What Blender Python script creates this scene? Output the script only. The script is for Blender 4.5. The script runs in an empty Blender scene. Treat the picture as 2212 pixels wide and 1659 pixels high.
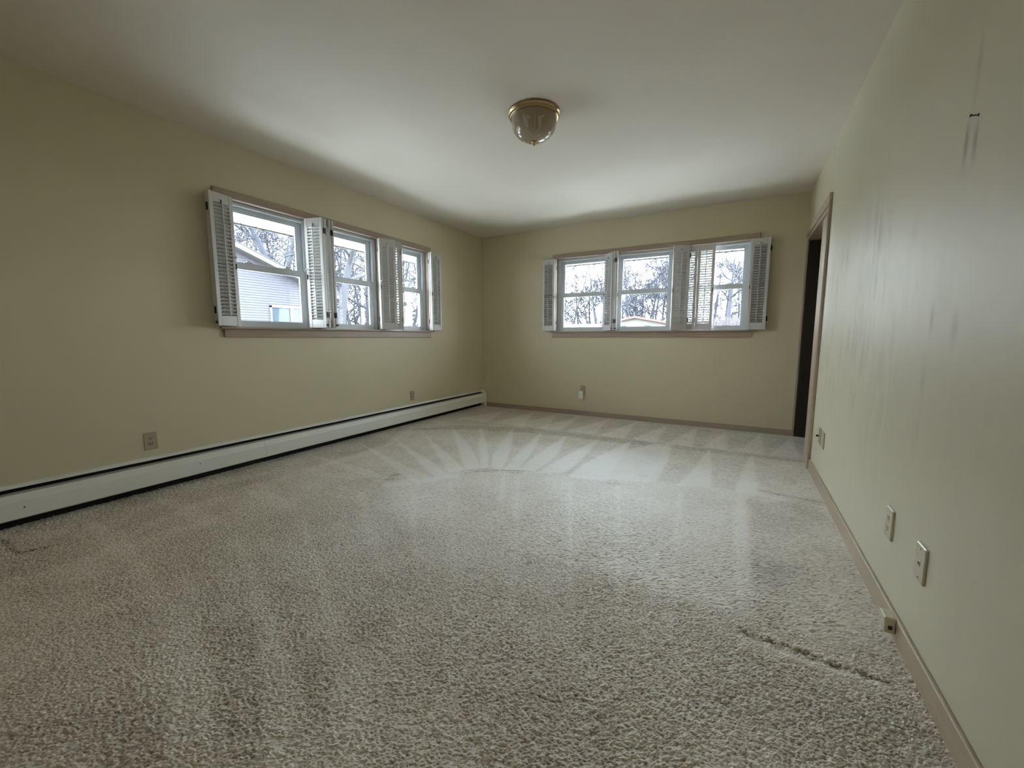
import bpy, bmesh, math, random
import numpy as np
from mathutils import Vector, Matrix

# ------------------------------------------------------------------ camera, sky, sun, exposure
SC = bpy.context.scene
COL = SC.collection
W, H, YF = 3.867, 2.44, -5.75            # room width, ceiling height, wall behind the viewer
CAM = Vector((3.3495, -5.0509, 1.0211))
YAW, PITCH, FPX = -0.51269, -0.11444, 876.23
cam = bpy.data.cameras.new('camera')
cam.sensor_fit = 'HORIZONTAL'; cam.sensor_width = 36.0; cam.lens = 36.0 * FPX / 2212.0
cam.clip_start = 0.02; cam.clip_end = 400.0
cam_o = bpy.data.objects.new('camera', cam); COL.objects.link(cam_o)
FWD = Vector((math.sin(YAW) * math.cos(PITCH), math.cos(YAW) * math.cos(PITCH), math.sin(PITCH)))
RIGHT = Vector((math.cos(YAW), -math.sin(YAW), 0.0))
UP = RIGHT.cross(FWD)
cam_o.matrix_world = Matrix(((RIGHT.x, UP.x, -FWD.x, CAM.x), (RIGHT.y, UP.y, -FWD.y, CAM.y),
                             (RIGHT.z, UP.z, -FWD.z, CAM.z), (0, 0, 0, 1)))
SC.camera = cam_o

SKY_STRENGTH = 19.5
SUN_STRENGTH = 7.0
EXPOSURE = 0.24
world = bpy.data.worlds.new('sky'); SC.world = world; world.use_nodes = True
nt = world.node_tree
bg = nt.nodes['Background']; bg.inputs['Strength'].default_value = SKY_STRENGTH
tc = nt.nodes.new('ShaderNodeTexCoord'); sep = nt.nodes.new('ShaderNodeSeparateXYZ')
rmp = nt.nodes.new('ShaderNodeValToRGB')
rmp.color_ramp.elements[0].position = 0.0; rmp.color_ramp.elements[0].color = (0.90, 0.95, 1.0, 1)
rmp.color_ramp.elements[1].position = 0.9; rmp.color_ramp.elements[1].color = (0.62, 0.78, 1.0, 1)
nt.links.new(tc.outputs['Generated'], sep.inputs[0]); nt.links.new(sep.outputs['Z'], rmp.inputs['Fac'])
nt.links.new(rmp.outputs['Color'], bg.inputs['Color'])
sun = bpy.data.lights.new('sun', 'SUN'); sun.energy = SUN_STRENGTH; sun.angle = math.radians(0.6); sun.color = (1.0, 0.95, 0.87)
sun_o = bpy.data.objects.new('sun', sun); COL.objects.link(sun_o)
SUN_FROM = Vector((-0.66, 0.42, 1.02)).normalized()
sun_o.rotation_euler = SUN_FROM.to_track_quat('Z', 'Y').to_euler()
sun_o.location = (-12, 8, 18)
for nm, loc, tgt in (('portal_left', (-0.16, -2.30, 1.57), (-1, 0, 0)), ('portal_back', (2.29, 0.16, 1.57), (0, 1, 0))):
    li = bpy.data.lights.new(nm, 'AREA'); li.shape = 'RECTANGLE'; li.size = 2.24; li.size_y = 0.94
    li.cycles.is_portal = True
    lo = bpy.data.objects.new(nm, li); COL.objects.link(lo)
    lo.location = loc
    lo.rotation_euler = (-Vector(tgt)).to_track_quat('-Z', 'Z').to_euler()
SC.view_settings.view_transform = 'Standard'; SC.view_settings.look = 'None'
SC.view_settings.gamma = 1.0; SC.view_settings.use_curve_mapping = False
SC.view_settings.exposure = EXPOSURE
SC.cycles.max_bounces = 12; SC.cycles.diffuse_bounces = 7; SC.cycles.glossy_bounces = 4
SC.cycles.transparent_max_bounces = 24; SC.cycles.sample_clamp_indirect = 12.0
SC.cycles.use_denoising = True

# ------------------------------------------------------------------ helpers
def tag(o, label=None, cat=None, group=None, kind=None):
    for k, v in (('label', label), ('category', cat), ('group', group), ('kind', kind)):
        if v: o[k] = v
    return o

class MB:
    """collects boxes, prisms and tubes for ONE mesh object"""
    def __init__(s): s.v = []; s.f = []; s.sm = []
    def add(s, vs, fs, smooth=False):
        n = len(s.v); s.v += [tuple(q) for q in vs]
        s.f += [tuple(i + n for i in g) for g in fs]; s.sm += [smooth] * len(fs)
        return s
    def box(s, x0, x1, y0, y1, z0, z1):
        vs = [(x, y, z) for x in (x0, x1) for y in (y0, y1) for z in (z0, z1)]
        return s.add(vs, [(0, 1, 3, 2), (4, 6, 7, 5), (0, 4, 5, 1), (2, 3, 7, 6), (0, 2, 6, 4), (1, 5, 7, 3)])
    def cbox(s, x0, x1, y0, y1, z0, z1, c=0.002):
        """a box with chamfered edges"""
        bm = bmesh.new(); bmesh.ops.create_cube(bm, size=1.0)
        for q in bm.verts:
            q.co = Vector(((x0 + x1) / 2 + q.co.x * (x1 - x0), (y0 + y1) / 2 + q.co.y * (y1 - y0), (z0 + z1) / 2 + q.co.z * (z1 - z0)))
        bmesh.ops.bevel(bm, geom=bm.edges[:], offset=c, segments=1, affect='EDGES', profile=0.5)
        bm.verts.index_update()
        s.add([q.co[:] for q in bm.verts], [[q.index for q in g.verts] for g in bm.faces]); bm.free()
        return s
    def prism(s, prof, axis, a0, a1, smooth=False):
        """extrude a closed 2D profile along x (0), y (1) or z (2)"""
        n = len(prof)
        def put(p, a):
            return (a, p[0], p[1]) if axis == 0 else ((p[0], a, p[1]) if axis == 1 else (p[0], p[1], a))
        vs = [put(p, a0) for p in prof] + [put(p, a1) for p in prof]
        fs = [tuple(range(n))[::-1], tuple(range(n, 2 * n))] + [(i, (i + 1) % n, n + (i + 1) % n, n + i) for i in range(n)]
        return s.add(vs, fs, smooth)
    def lathe(s, prof, c=(0, 0, 0), axis='z', n=24, smooth=True):
        """revolve (r, h) pairs"""
        vs, fs = [], []
        for r, h in prof:
            for k in range(n):
                t = 2 * math.pi * k / n; a, b = r * math.cos(t), r * math.sin(t)
                q = (a, b, h) if axis == 'z' else ((h, a, b) if axis == 'x' else (a, h, b))
                vs.append((c[0] + q[0], c[1] + q[1], c[2] + q[2]))
        for i in range(len(prof) - 1):
            for k in range(n):
                fs.append((i * n + k, i * n + (k + 1) % n, (i + 1) * n + (k + 1) % n, (i + 1) * n + k))
        return s.add(vs, fs, smooth)
    def mesh(s, name, mat):
        me = bpy.data.meshes.new(name); me.from_pydata(s.v, [], s.f)
        me.polygons.foreach_set('use_smooth', s.sm)
        bm = bmesh.new(); bm.from_mesh(me); bmesh.ops.recalc_face_normals(bm, faces=bm.faces[:]); bm.to_mesh(me); bm.free()
        if mat: me.materials.append(mat)
        return me
    def build(s, name, mat, parent=None, matrix=None):
        return put(name, s.mesh(name, mat), parent, matrix)

def put(name, me, parent=None, matrix=None):
    o = bpy.data.objects.new(name, me); COL.objects.link(o)
    if parent: o.parent = parent
    if matrix is not None: o.matrix_local = matrix
    return o

def empty(name, matrix=None):
    o = bpy.data.objects.new(name, None); COL.objects.link(o); o.empty_display_size = 0.05
    if matrix is not None: o.matrix_world = matrix
    return o

def T(x, y, z): return Matrix.Translation((x, y, z))

# ------------------------------------------------------------------ materials
def mat(name, col, rough=0.6, metal=0.0, spec=0.5, noise=None, bump=None, coat=0.0, sheen=0.0):
    """noise = (scale xyz, amount): mottles the colour; bump = (scale, strength, distance)"""
    m = bpy.data.materials.new(name); m.use_nodes = True
    n = m.node_tree.nodes; l = m.node_tree.links; b = n['Principled BSDF']
    b.inputs['Base Color'].default_value = (*col, 1); b.inputs['Roughness'].default_value = rough
    b.inputs['Metallic'].default_value = metal; b.inputs['Specular IOR Level'].default_value = spec
    b.inputs['Coat Weight'].default_value = coat; b.inputs['Sheen Weight'].default_value = sheen
    if noise or bump:
        c = n.new('ShaderNodeTexCoord')
    if noise:
        mp = n.new('ShaderNodeMapping'); mp.inputs['Scale'].default_value = noise[0]
        t = n.new('ShaderNodeTexNoise'); t.inputs['Scale'].default_value = 1.0; t.inputs['Detail'].default_value = 5
        mx = n.new('ShaderNodeMix'); mx.data_type = 'RGBA'
        lo = tuple(v * (1 - noise[1]) for v in col); hi = tuple(min(1, v * (1 + noise[1])) for v in col)
        mx.inputs['A'].default_value = (*lo, 1); mx.inputs['B'].default_value = (*hi, 1)
        l.new(c.outputs['Object'], mp.inputs['Vector']); l.new(mp.outputs['Vector'], t.inputs['Vector'])
        l.new(t.outputs['Fac'], mx.inputs['Factor']); l.new(mx.outputs['Result'], b.inputs['Base Color'])
    if bump:
        t2 = n.new('ShaderNodeTexNoise'); t2.inputs['Scale'].default_value = bump[0]; t2.inputs['Detail'].default_value = 4
        bp = n.new('ShaderNodeBump'); bp.inputs['Strength'].default_value = bump[1]; bp.inputs['Distance'].default_value = bump[2]
        l.new(c.outputs['Object'], t2.inputs['Vector']); l.new(t2.outputs['Fac'], bp.inputs['Height'])
        l.new(bp.outputs['Normal'], b.inputs['Normal'])
    return m

def stained(name, col, dark, rough, attr='stain', bump=None, rough_hi=None):
    """wall or ceiling paint whose stains come from a per-vertex attribute of the wall itself"""
    m = mat(name, col, rough, spec=0.5, bump=bump)
    n = m.node_tree.nodes; l = m.node_tree.links; b = n['Principled BSDF']
    a = n.new('ShaderNodeAttribute'); a.attribute_name = attr
    mx = n.new('ShaderNodeMix'); mx.data_type = 'RGBA'
    mx.inputs['A'].default_value = (*col, 1); mx.inputs['B'].default_value = (*dark, 1)
    l.new(a.outputs['Fac'], mx.inputs['Factor']); l.new(mx.outputs['Result'], b.inputs['Base Color'])
    if rough_hi is not None:
        mr = n.new('ShaderNodeMapRange'); mr.inputs['To Min'].default_value = rough; mr.inputs['To Max'].default_value = rough_hi
        l.new(a.outputs['Fac'], mr.inputs['Value']); l.new(mr.outputs['Result'], b.inputs['Roughness'])
    return m

CREAM = (0.665, 0.60, 0.425)
M = {
    'paint': mat('cream_paint', CREAM, 0.55, bump=(220, 0.05, 0.002), noise=((1.3, 1.3, 1.3), 0.03)),
    'paint_right': stained('cream_eggshell_paint', (0.68, 0.635, 0.49), (0.34, 0.33, 0.275), 0.46, bump=(160, 0.06, 0.002), rough_hi=0.6),
    'ceiling': mat('ceiling_paint', (0.70, 0.64, 0.555), 0.8, noise=((2.2, 2.2, 2.2), 0.05), bump=(60, 0.08, 0.003)),
    'wood': mat('pale_oak_trim', (0.40, 0.315, 0.245), 0.38, noise=((3, 3, 30), 0.16)),
    'wood_long': mat('pale_oak_trim_long', (0.40, 0.315, 0.245), 0.38, noise=((2.5, 40, 40), 0.16)),
    'wood_longy': mat('pale_oak_trim_longy', (0.47, 0.385, 0.275), 0.4, noise=((40, 2.5, 40), 0.16)),
    'wood_pale': mat('pale_door_wood', (0.50, 0.40, 0.30), 0.3, noise=((8, 8, 1.2), 0.12)),
    'wood_dark': mat('dark_door_wood', (0.030, 0.021, 0.015), 0.35, noise=((10, 10, 1.0), 0.3)),
    'vinyl': mat('white_vinyl', (0.60, 0.635, 0.665), 0.35),
    'white_metal': mat('white_enamel', (0.84, 0.85, 0.81), 0.38, noise=((4, 4, 4), 0.03)),
    'shutter': mat('white_shutter_paint', (0.64, 0.63, 0.62), 0.42),
    'black': mat('black_iron', (0.015, 0.014, 0.013), 0.45, metal=0.3),
    'shade_fill': mat('hollow_shade', (0.02, 0.02, 0.02), 0.9),
    'damper': mat('grey_damper', (0.36, 0.34, 0.31), 0.5),
    'almond': mat('almond_plastic', (0.44, 0.38, 0.27), 0.32),
    'ivory': mat('ivory_plastic', (0.60, 0.54, 0.40), 0.25),
    'slot': mat('dark_slot', (0.03, 0.026, 0.02), 0.6),
    'plug': mat('white_plastic', (0.86, 0.86, 0.84), 0.35),
    'grey_mark': mat('grey_print', (0.30, 0.36, 0.36), 0.6),
    'brass': mat('polished_brass', (0.40, 0.30, 0.17), 0.2, metal=1.0),
    'steel': mat('screw_steel', (0.5, 0.48, 0.44), 0.35, metal=1.0),
    'bowl': mat('tan_glass', (0.36, 0.28, 0.19), 0.2, coat=0.25),
    'etch': mat('frosted_etching', (0.44, 0.39, 0.30), 0.5),
    'soffit': mat('white_soffit', (0.58, 0.62, 0.62), 0.5),
    'seam': mat('soffit_groove', (0.16, 0.17, 0.17), 0.7),
    'gutter': mat('dark_drip_edge', (0.05, 0.052, 0.055), 0.6),
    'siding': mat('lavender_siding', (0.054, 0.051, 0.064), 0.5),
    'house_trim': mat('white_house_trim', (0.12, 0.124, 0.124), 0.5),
    'roof': mat('grey_shingles', (0.06, 0.058, 0.06), 0.9, noise=((3, 3, 3), 0.2)),
    'roof_pale': mat('pale_roof', (0.055, 0.052, 0.058), 0.9, noise=((2, 2, 2), 0.15)),
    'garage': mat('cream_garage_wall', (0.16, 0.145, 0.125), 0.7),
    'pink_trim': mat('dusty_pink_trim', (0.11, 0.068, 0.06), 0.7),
    'house_glass': mat('blue_house_glass', (0.05, 0.065, 0.08), 0.08, spec=0.3),
    'bark': mat('grey_bark', (0.040, 0.041, 0.052), 0.9, noise=((5, 5, 2), 0.35)),
    'bark_pale': mat('pale_bark', (0.044, 0.044, 0.051), 0.9, noise=((5, 5, 2), 0.35)),
    'fence': mat('brown_fence_wood', (0.075, 0.06, 0.06), 0.8, noise=((6, 6, 1), 0.2)),
    'bounce_slab': mat('pale_bounce', (0.72, 0.70, 0.66), 0.9, noise=((1, 1, 1), 0.08)),
    'ground': mat('dry_lawn', (0.10, 0.095, 0.065), 0.95, noise=((0.6, 0.6, 0.6), 0.15)),
}
g = bpy.data.materials.new('window_glass'); g.use_nodes = True
gn, gl = g.node_tree.nodes, g.node_tree.links
gn.remove(gn['Principled BSDF'])
tr = gn.new('ShaderNodeBsdfTransparent'); tr.inputs['Color'].default_value = (0.955, 0.975, 0.97, 1)
gs = gn.new('ShaderNodeBsdfGlossy'); gs.inputs['Roughness'].default_value = 0.02
lw = gn.new('ShaderNodeLayerWeight')                      # Schlick reflectance, the same from both faces of the pane
pw = gn.new('ShaderNodeMath'); pw.operation = 'POWER'; pw.inputs[1].default_value = 5.0
fr = gn.new('ShaderNodeMath'); fr.operation = 'MULTIPLY_ADD'; fr.inputs[1].default_value = 0.9; fr.inputs[2].default_value = 0.04
gl.new(lw.outputs['Facing'], pw.inputs[0]); gl.new(pw.outputs[0], fr.inputs[0])
ms = gn.new('ShaderNodeMixShader')
gl.new(fr.outputs[0], ms.inputs['Fac']); gl.new(tr.outputs[0], ms.inputs[1]); gl.new(gs.outputs[0], ms.inputs[2])
gl.new(ms.outputs[0], gn['Material Output'].inputs['Surface'])
M['glass'] = g

# carpet: pile colour from the nap attribute of the floor mesh, broken up by fibre-fine noise
cp = mat('beige_carpet', (0.5, 0.45, 0.38), 0.55, spec=0.9, sheen=0.8, coat=0.6)
cp.node_tree.nodes['Principled BSDF'].inputs['Coat Roughness'].default_value = 0.5
n = cp.node_tree.nodes; l = cp.node_tree.links; b = n['Principled BSDF']
b.inputs['Sheen Roughness'].default_value = 0.35
at = n.new('ShaderNodeAttribute'); at.attribute_name = 'nap_shading'
tcc = n.new('ShaderNodeTexCoord')
fz = n.new('ShaderNodeTexNoise'); fz.inputs['Scale'].default_value = 240.0; fz.inputs['Detail'].default_value = 3.0; fz.inputs['Roughness'].default_value = 0.65
ma = n.new('ShaderNodeMath'); ma.operation = 'MULTIPLY_ADD'; ma.inputs[1].default_value = 0.95; ma.inputs[2].default_value = -0.475
mb_ = n.new('ShaderNodeMath'); mb_.operation = 'ADD'; mb_.use_clamp = True
cr = n.new('ShaderNodeValToRGB')
e = cr.color_ramp.elements
e[0].position = 0.0; e[0].color = (0.15, 0.11, 0.08, 1)
e[1].position = 1.0; e[1].color = (0.95, 0.92, 0.88, 1)
for ps, c_ in ((0.25, (0.38, 0.33, 0.265, 1)), (0.5, (0.74, 0.66, 0.575, 1)), (0.75, (0.91, 0.855, 0.79, 1))):
    k = e.new(ps); k.color = c_
l.new(tcc.outputs['Object'], fz.inputs['Vector']); l.new(fz.outputs['Fac'], ma.inputs[0])
l.new(ma.outputs[0], mb_.inputs[0]); l.new(at.outputs['Fac'], mb_.inputs[1])
l.new(mb_.outputs[0], cr.inputs['Fac']); l.new(cr.outputs['Color'], b.inputs['Base Color'])
bp = n.new('ShaderNodeBump'); bp.inputs['Strength'].default_value = 0.25; bp.inputs['Distance'].default_value = 0.004
l.new(fz.outputs['Fac'], bp.inputs['Height']); l.new(bp.outputs['Normal'], b.inputs['Normal'])
M['carpet'] = cp
RNG = random.Random(7)
# ------------------------------------------------------------------ room shell
OPEN_Z = (1.085, 2.045)
U0, U1 = 0.043, 2.287                                   # rough opening along a window wall
WIN_C = (0.403, 1.165, 1.927)                            # centres of the three windows of a unit
ML = Matrix(((0, -1, 0, 0), (1, 0, 0, -3.463), (0, 0, 1, 0), (0, 0, 0, 1)))     # left wall: u -> +y, depth -> -x
MR = Matrix(((1, 0, 0, 1.129), (0, 1, 0, 0), (0, 0, 1, 0), (0, 0, 0, 1)))       # back wall: u -> +x, depth -> +y
TH = 0.17

def window_wall(name, matrix, ua, ub):
    m = MB()
    m.box(ua, U0, 0, TH, -0.3, H + 0.02).box(U1, ub, 0, TH, -0.3, H + 0.02)
    m.box(U0, U1, 0, TH, -0.3, OPEN_Z[0]).box(U0, U1, 0, TH, OPEN_Z[1], H + 0.02)
    o = m.build(name, M['paint']); o.matrix_world = matrix
    return tag(o, kind='structure')
window_wall('wall_left', ML, YF + 3.463 - 0.1, 3.463 + TH)
window_wall('wall_back', MR, -1.129 - 0.001, W + 0.9 - 1.129)
m = MB(); m.box(-TH, W + 0.9, YF - 0.12, YF, -0.3, H + 0.02)
tag(m.build('wall_front', M['paint']), kind='structure')
m = MB(); m.box(-TH, W + 0.9, YF - 0.1, TH, H, H + 0.12)
tag(m.build('ceiling', M['ceiling']), kind='structure')

def smooth_noise(rs, shape, sig):
    """noise blurred with a gaussian of sig (cells, may differ per axis), unit variance"""
    f = np.fft.rfft2(rs.standard_normal(shape))
    fy = np.fft.fftfreq(shape[0])[:, None]; fx = np.fft.rfftfreq(shape[1])[None, :]
    f *= np.exp(-2 * (math.pi ** 2) * ((fy * sig[0]) ** 2 + (fx * sig[1]) ** 2))
    a = np.fft.irfft2(f, s=shape)
    return a / a.std()

def grid_mesh(name, P, attr, material, smooth=True):
    """P: (rows, cols, 3) points; attr: {name: (rows, cols)}"""
    r, c = P.shape[:2]
    me = bpy.data.meshes.new(name)
    idx = np.arange(r * c).reshape(r, c)
    q = np.stack([idx[:-1, :-1], idx[:-1, 1:], idx[1:, 1:], idx[1:, :-1]], -1).reshape(-1, 4)
    me.vertices.add(r * c); me.vertices.foreach_set('co', P.reshape(-1).astype(np.float32))
    me.loops.add(q.size); me.loops.foreach_set('vertex_index', q.reshape(-1).astype(np.int32))
    me.polygons.add(len(q)); me.polygons.foreach_set('loop_start', np.arange(0, q.size, 4, dtype=np.int32))
    me.polygons.foreach_set('use_smooth', np.full(len(q), smooth))
    me.update(calc_edges=True)
    for k, v in attr.items():
        a = me.attributes.new(k, 'FLOAT', 'POINT'); a.data.foreach_set('value', v.reshape(-1).astype(np.float32))
    me.materials.append(material)
    return me

# right wall: painted face as a fine grid carrying its scuffs, plus the body around the closet opening
DY0, DY1, DZ = -1.190, -0.012, 2.000                    # closet opening in the right wall
rs = np.random.RandomState(3)
ys = np.arange(YF, DY0 + 0.006, 0.012); zs = np.arange(-0.02, H + 0.013, 0.012)
Y, Z = np.meshgrid(ys, zs, indexing='ij')
streak = smooth_noise(rs, Y.shape, (1.3, 5)) ; patch = smooth_noise(rs, Y.shape, (10, 12)); fine = smooth_noise(rs, Y.shape, (1.0, 2.2))
def blob(y, z, sy, sz): return np.exp(-((Y - y) / sy) ** 2 - ((Z - z) / sz) ** 2)
zone = np.clip(0.95 * blob(-1.75, 1.45, 0.45, 0.30) + 0.85 * blob(-2.55, 1.45, 0.33, 0.30) + 0.55 * blob(-1.9, 0.95, 0.7, 0.35)
               + 0.45 * blob(-2.9, 1.05, 0.7, 0.35) + 0.2 * blob(-2.6, 0.7, 1.3, 0.4), 0, 1)
p2 = smooth_noise(rs, Y.shape, (4, 8))
st = zone * np.clip(0.07 + 0.13 * streak * np.clip(0.4 + 0.6 * p2, 0, 1.5) + 0.07 * patch + 0.04 * fine, 0, 0.5)
for y, z, sy, sz, a in [(-2.50, 1.52, .025, .10, .5), (-2.69, 1.36, .03, .09, .3), (-2.53, 1.30, .03, .05, .3), (-1.92, 1.48, .05, .09, .4),
                        (-1.79, 1.48, .04, .07, .4), (-1.53, 1.42, .03, .12, .35), (-2.48, .92, .02, .10, .4), (-2.47, .86, .02, .06, .3),
                        (-3.28, 1.08, .014, .05, .5), (-3.44, 1.05, .03, .06, .3), (-3.26, .88, .02, .05, .25), (-1.323, .967, .03, .022, .6),
                        (-1.98, .91, .02, .12, .3), (-3.375, 1.555, .011, .055, .95), (-3.372, 1.52, .012, .03, .5), (-3.43, 1.545, .011, .05, .75),
                        (-3.40, 1.72, .012, .11, .4), (-3.40, 1.485, .05, .008, .25)]:
    st = np.maximum(st, a * blob(y, z, sy, sz) * np.clip(0.85 + 0.25 * fine, 0, 1.3))
P = np.stack([np.full_like(Y, W), Y, Z], -1)
wr = put('wall_right', grid_mesh('wall_right', P, {'stain': np.clip(st, 0, 1)}, M['paint_right']))
tag(wr, kind='structure')
m = MB()
m.box(W, W + 0.006, DY0, 0.0, DZ, H + 0.02)              # face above the opening
m.box(W + 0.001, W + 0.11, YF, DY0, -0.3, H + 0.02).box(W + 0.006, W + 0.11, DY0, 0.0, DZ, H + 0.02)
m.build('wall_core', M['paint'], wr)

# floor: carpet with real tufts, vacuum strokes and dents
NAP_SHADING = [
 (0.9, [(0.53, -1.44),(1.07, -2.05),(1.33, -2.34),(1.53, -2.56),(1.61, -2.47),(1.4, -2.23),(1.17, -1.99)]),
 (0.9, [(0.8, -1.24),(1.22, -1.91),(1.47, -2.26),(1.61, -2.47),(1.67, -2.44),(1.49, -2.17),(1.28, -1.87)]),
 (0.9, [(1.14, -1.1),(1.41, -1.86),(1.55, -2.18),(1.69, -2.45),(1.78, -2.42),(1.67, -2.15),(1.51, -1.8)]),
 (0.9, [(1.49, -1.04),(1.64, -1.78),(1.72, -2.14),(1.79, -2.42),(1.89, -2.36),(1.81, -2.04),(1.69, -1.64)]),
 (0.9, [(1.8, -1.12),(1.84, -1.83),(1.86, -2.13),(1.9, -2.36),(2.02, -2.35),(2.02, -2.1),(1.98, -1.78)]),
 (0.9, [(2.15, -1.07),(2.08, -1.79),(2.06, -2.11),(2.04, -2.37),(2.23, -2.25),(2.23, -2.02),(2.22, -1.78)]),
 (0.9, [(2.45, -1.07),(2.32, -1.72),(2.29, -2.03),(2.29, -2.33),(2.56, -2.28),(2.51, -1.82),(2.49, -1.44)]),
 (0.75, [(2.35, -1.69),(2.69, -1.01),(2.78, -1.04),(2.82, -1.65),(2.82, -2.14),(2.55, -2.25),(2.41, -2.01)]),
 (0.75, [(2.78, -1.04),(2.82, -0.98),(2.87, -1.62),(2.87, -2.11),(2.81, -2.15),(2.8, -1.66)]),
 (0.8, [(3.15, -0.98),(3.08, -1.64),(3.01, -2.13),(3.22, -2.04),(3.2, -1.57)]),
 (0.8, [(3.48, -0.98),(3.41, -1.58),(3.37, -2.01),(3.49, -2.04),(3.5, -1.64)]),
 (0.7, [(0.43, -1.8),(0.96, -2.25),(1.28, -2.52),(1.49, -2.71),(1.53, -2.56),(1.35, -2.44),(1.1, -2.27)]),
 (0.6, [(0.22, -2.07),(1.0, -2.54),(1.25, -2.7),(1.47, -2.84),(1.51, -2.73),(1.38, -2.65),(1.19, -2.55)]),
 (0.5, [(0.08, -2.39),(0.8, -2.7),(1.11, -2.85),(1.34, -2.97),(1.49, -2.86),(1.28, -2.78),(1.04, -2.72)]),
 (0.35, [(0.04, -2.91),(0.82, -3.04),(1.02, -3.04),(1.16, -3.01),(0.9, -2.93),(0.56, -2.92)]),
 (0.6, [(1.2, -3.08),(1.29, -2.94),(1.45, -2.8),(1.55, -2.68),(1.59, -2.72),(1.5, -2.88),(1.39, -3.05),(1.24, -3.14)]),
 (0.55, [(0.54, -0.2),(0.28, -0.98),(0.72, -0.99)]),
 (0.55, [(0.93, -0.14),(0.8, -0.97),(1.21, -0.98)]),
 (0.55, [(1.25, -0.07),(1.08, -0.99),(1.49, -0.96)]),
 (0.55, [(1.58, -0.05),(1.36, -1.02),(1.66, -0.96)]),
 (0.55, [(1.96, -0.08),(1.72, -0.96),(2.04, -0.95)]),
 (0.55, [(2.3, -0.06),(2.1, -0.96),(2.36, -0.97)]),
 (0.55, [(2.66, -0.04),(2.44, -0.95),(2.67, -1.01)]),
 (0.55, [(2.96, -0.04),(2.76, -1.02),(3.0, -0.98)]),
 (0.55, [(3.26, -0.09),(3.09, -0.92),(3.29, -0.97)]),
 (0.55, [(3.58, -0.05),(3.38, -0.93),(3.58, -0.93)]),
 (0.55, [(3.85, -0.1),(3.62, -0.93),(3.84, -0.91)]),
 (-0.45, [(0.1, -1.84),(0.54, -1.24),(1.36, -1.05),(2.14, -1.01),(3.02, -0.98),(3.86, -1.0),(3.85, -1.06),(3.03, -1.12),(2.19, -1.17),(1.45, -1.23),(0.69, -1.44)]),
 (0.35, [(1.25, -3.13),(1.55, -2.62),(2.01, -2.35),(2.82, -2.12),(3.4, -2.01),(3.43, -2.67),(3.4, -3.4),(3.21, -3.44),(2.9, -3.48),(2.56, -3.67),(2.29, -3.79),(1.97, -3.65)]),  # pale middle: window reflection painted in together with the pile tone
 (0.45, [(0.04, -4.34),(0.55, -4.38),(1.17, -4.42),(1.48, -4.48),(1.92, -4.6),(2.22, -4.7),(2.32, -4.65),(2.03, -4.53),(1.7, -4.44),(1.14, -4.36),(0.58, -4.28)]),
 (-0.3, [(1.76, -4.43),(2.05, -4.53),(2.33, -4.64),(2.42, -4.59),(2.17, -4.46),(1.84, -4.31),(1.39, -4.22),(1.12, -4.23)]),
 (0.5, [(0.05, -3.99),(0.66, -4.04),(0.86, -4.04),(0.93, -3.96),(1.06, -4.0),(1.76, -4.26),(2.17, -4.46),(2.42, -4.59),(2.54, -4.52),(2.27, -4.41),(1.87, -4.26),(1.28, -4.05),(0.87, -3.96),(0.47, -3.93)]),
 (-0.3, [(2.27, -4.41),(1.9, -4.27),(1.87, -4.2),(2.19, -4.29),(2.35, -4.36),(2.56, -4.51),(2.54, -4.52)]),
 (0.5, [(0.48, -3.66),(0.99, -3.71),(1.12, -3.66),(1.39, -3.82),(2.06, -4.18),(2.35, -4.36),(2.56, -4.51),(2.63, -4.47),(2.44, -4.31),(2.02, -4.11),(1.43, -3.8),(1.03, -3.61),(0.64, -3.57)]),
 (-0.15, [(2.38, -4.27),(2.06, -4.09),(2.15, -4.04),(2.49, -4.23),(2.71, -4.43),(2.65, -4.46)]),
 (0.3, [(1.16, -3.28),(1.52, -3.55),(2.06, -3.91),(2.12, -3.88),(1.57, -3.53),(1.2, -3.26)]),
 (0.5, [(1.41, -3.04),(1.42, -3.03),(2.09, -3.69),(2.06, -3.71)]),
 (0.5, [(1.59, -2.84),(1.6, -2.83),(2.48, -3.91),(2.46, -3.93)]),
 (0.5, [(1.83, -2.49),(1.85, -2.48),(2.1, -2.93),(2.06, -2.95)]),
 (0.5, [(1.96, -2.52),(1.98, -2.5),(2.68, -3.83),(2.65, -3.85)]),
 (0.5, [(2.33, -2.42),(2.35, -2.4),(2.87, -3.73),(2.84, -3.74)]),
 (0.5, [(2.64, -2.29),(2.66, -2.28),(3.02, -3.64),(3.0, -3.65)]),
 (0.5, [(3.04, -2.22),(3.06, -2.21),(3.2, -3.67),(3.17, -3.69)]),
 (0.55, [(3.38, -1.82),(3.52, -1.77),(3.5, -2.03),(3.43, -2.18),(3.44, -2.83),(3.44, -3.17),(3.41, -3.39),(3.39, -3.37),(3.37, -2.87)]),
 (-0.25, [(3.46, -2.24),(3.81, -1.92),(3.85, -2.31),(3.84, -3.21),(3.83, -3.45),(3.67, -3.48),(3.46, -3.47),(3.44, -3.17)]),
 (-0.3, [(3.3, -3.64),(3.42, -3.6),(3.65, -3.59),(3.82, -3.59),(3.85, -3.79),(3.37, -4.06),(3.26, -3.97)]),
 (-0.35, [(2.71, -4.2),(2.99, -4.0),(3.13, -4.05),(3.15, -4.18),(2.83, -4.36)]),
 (-0.3, [(1.5, -4.84),(1.54, -4.74),(1.67, -4.58),(1.92, -4.61),(2.22, -4.71),(1.86, -4.9)]),
 (-0.35, [(-0.08, -4.59),(-0.0, -4.35),(0.02, -3.97),(0.03, -3.29),(0.01, -2.15),(0.07, -1.74),(0.42, -2.34),(0.43, -3.0),(0.43, -3.69),(0.5, -4.13),(0.74, -4.45),(0.71, -4.72)]),  # shade beside the heater, painted as darker pile
]
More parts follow.
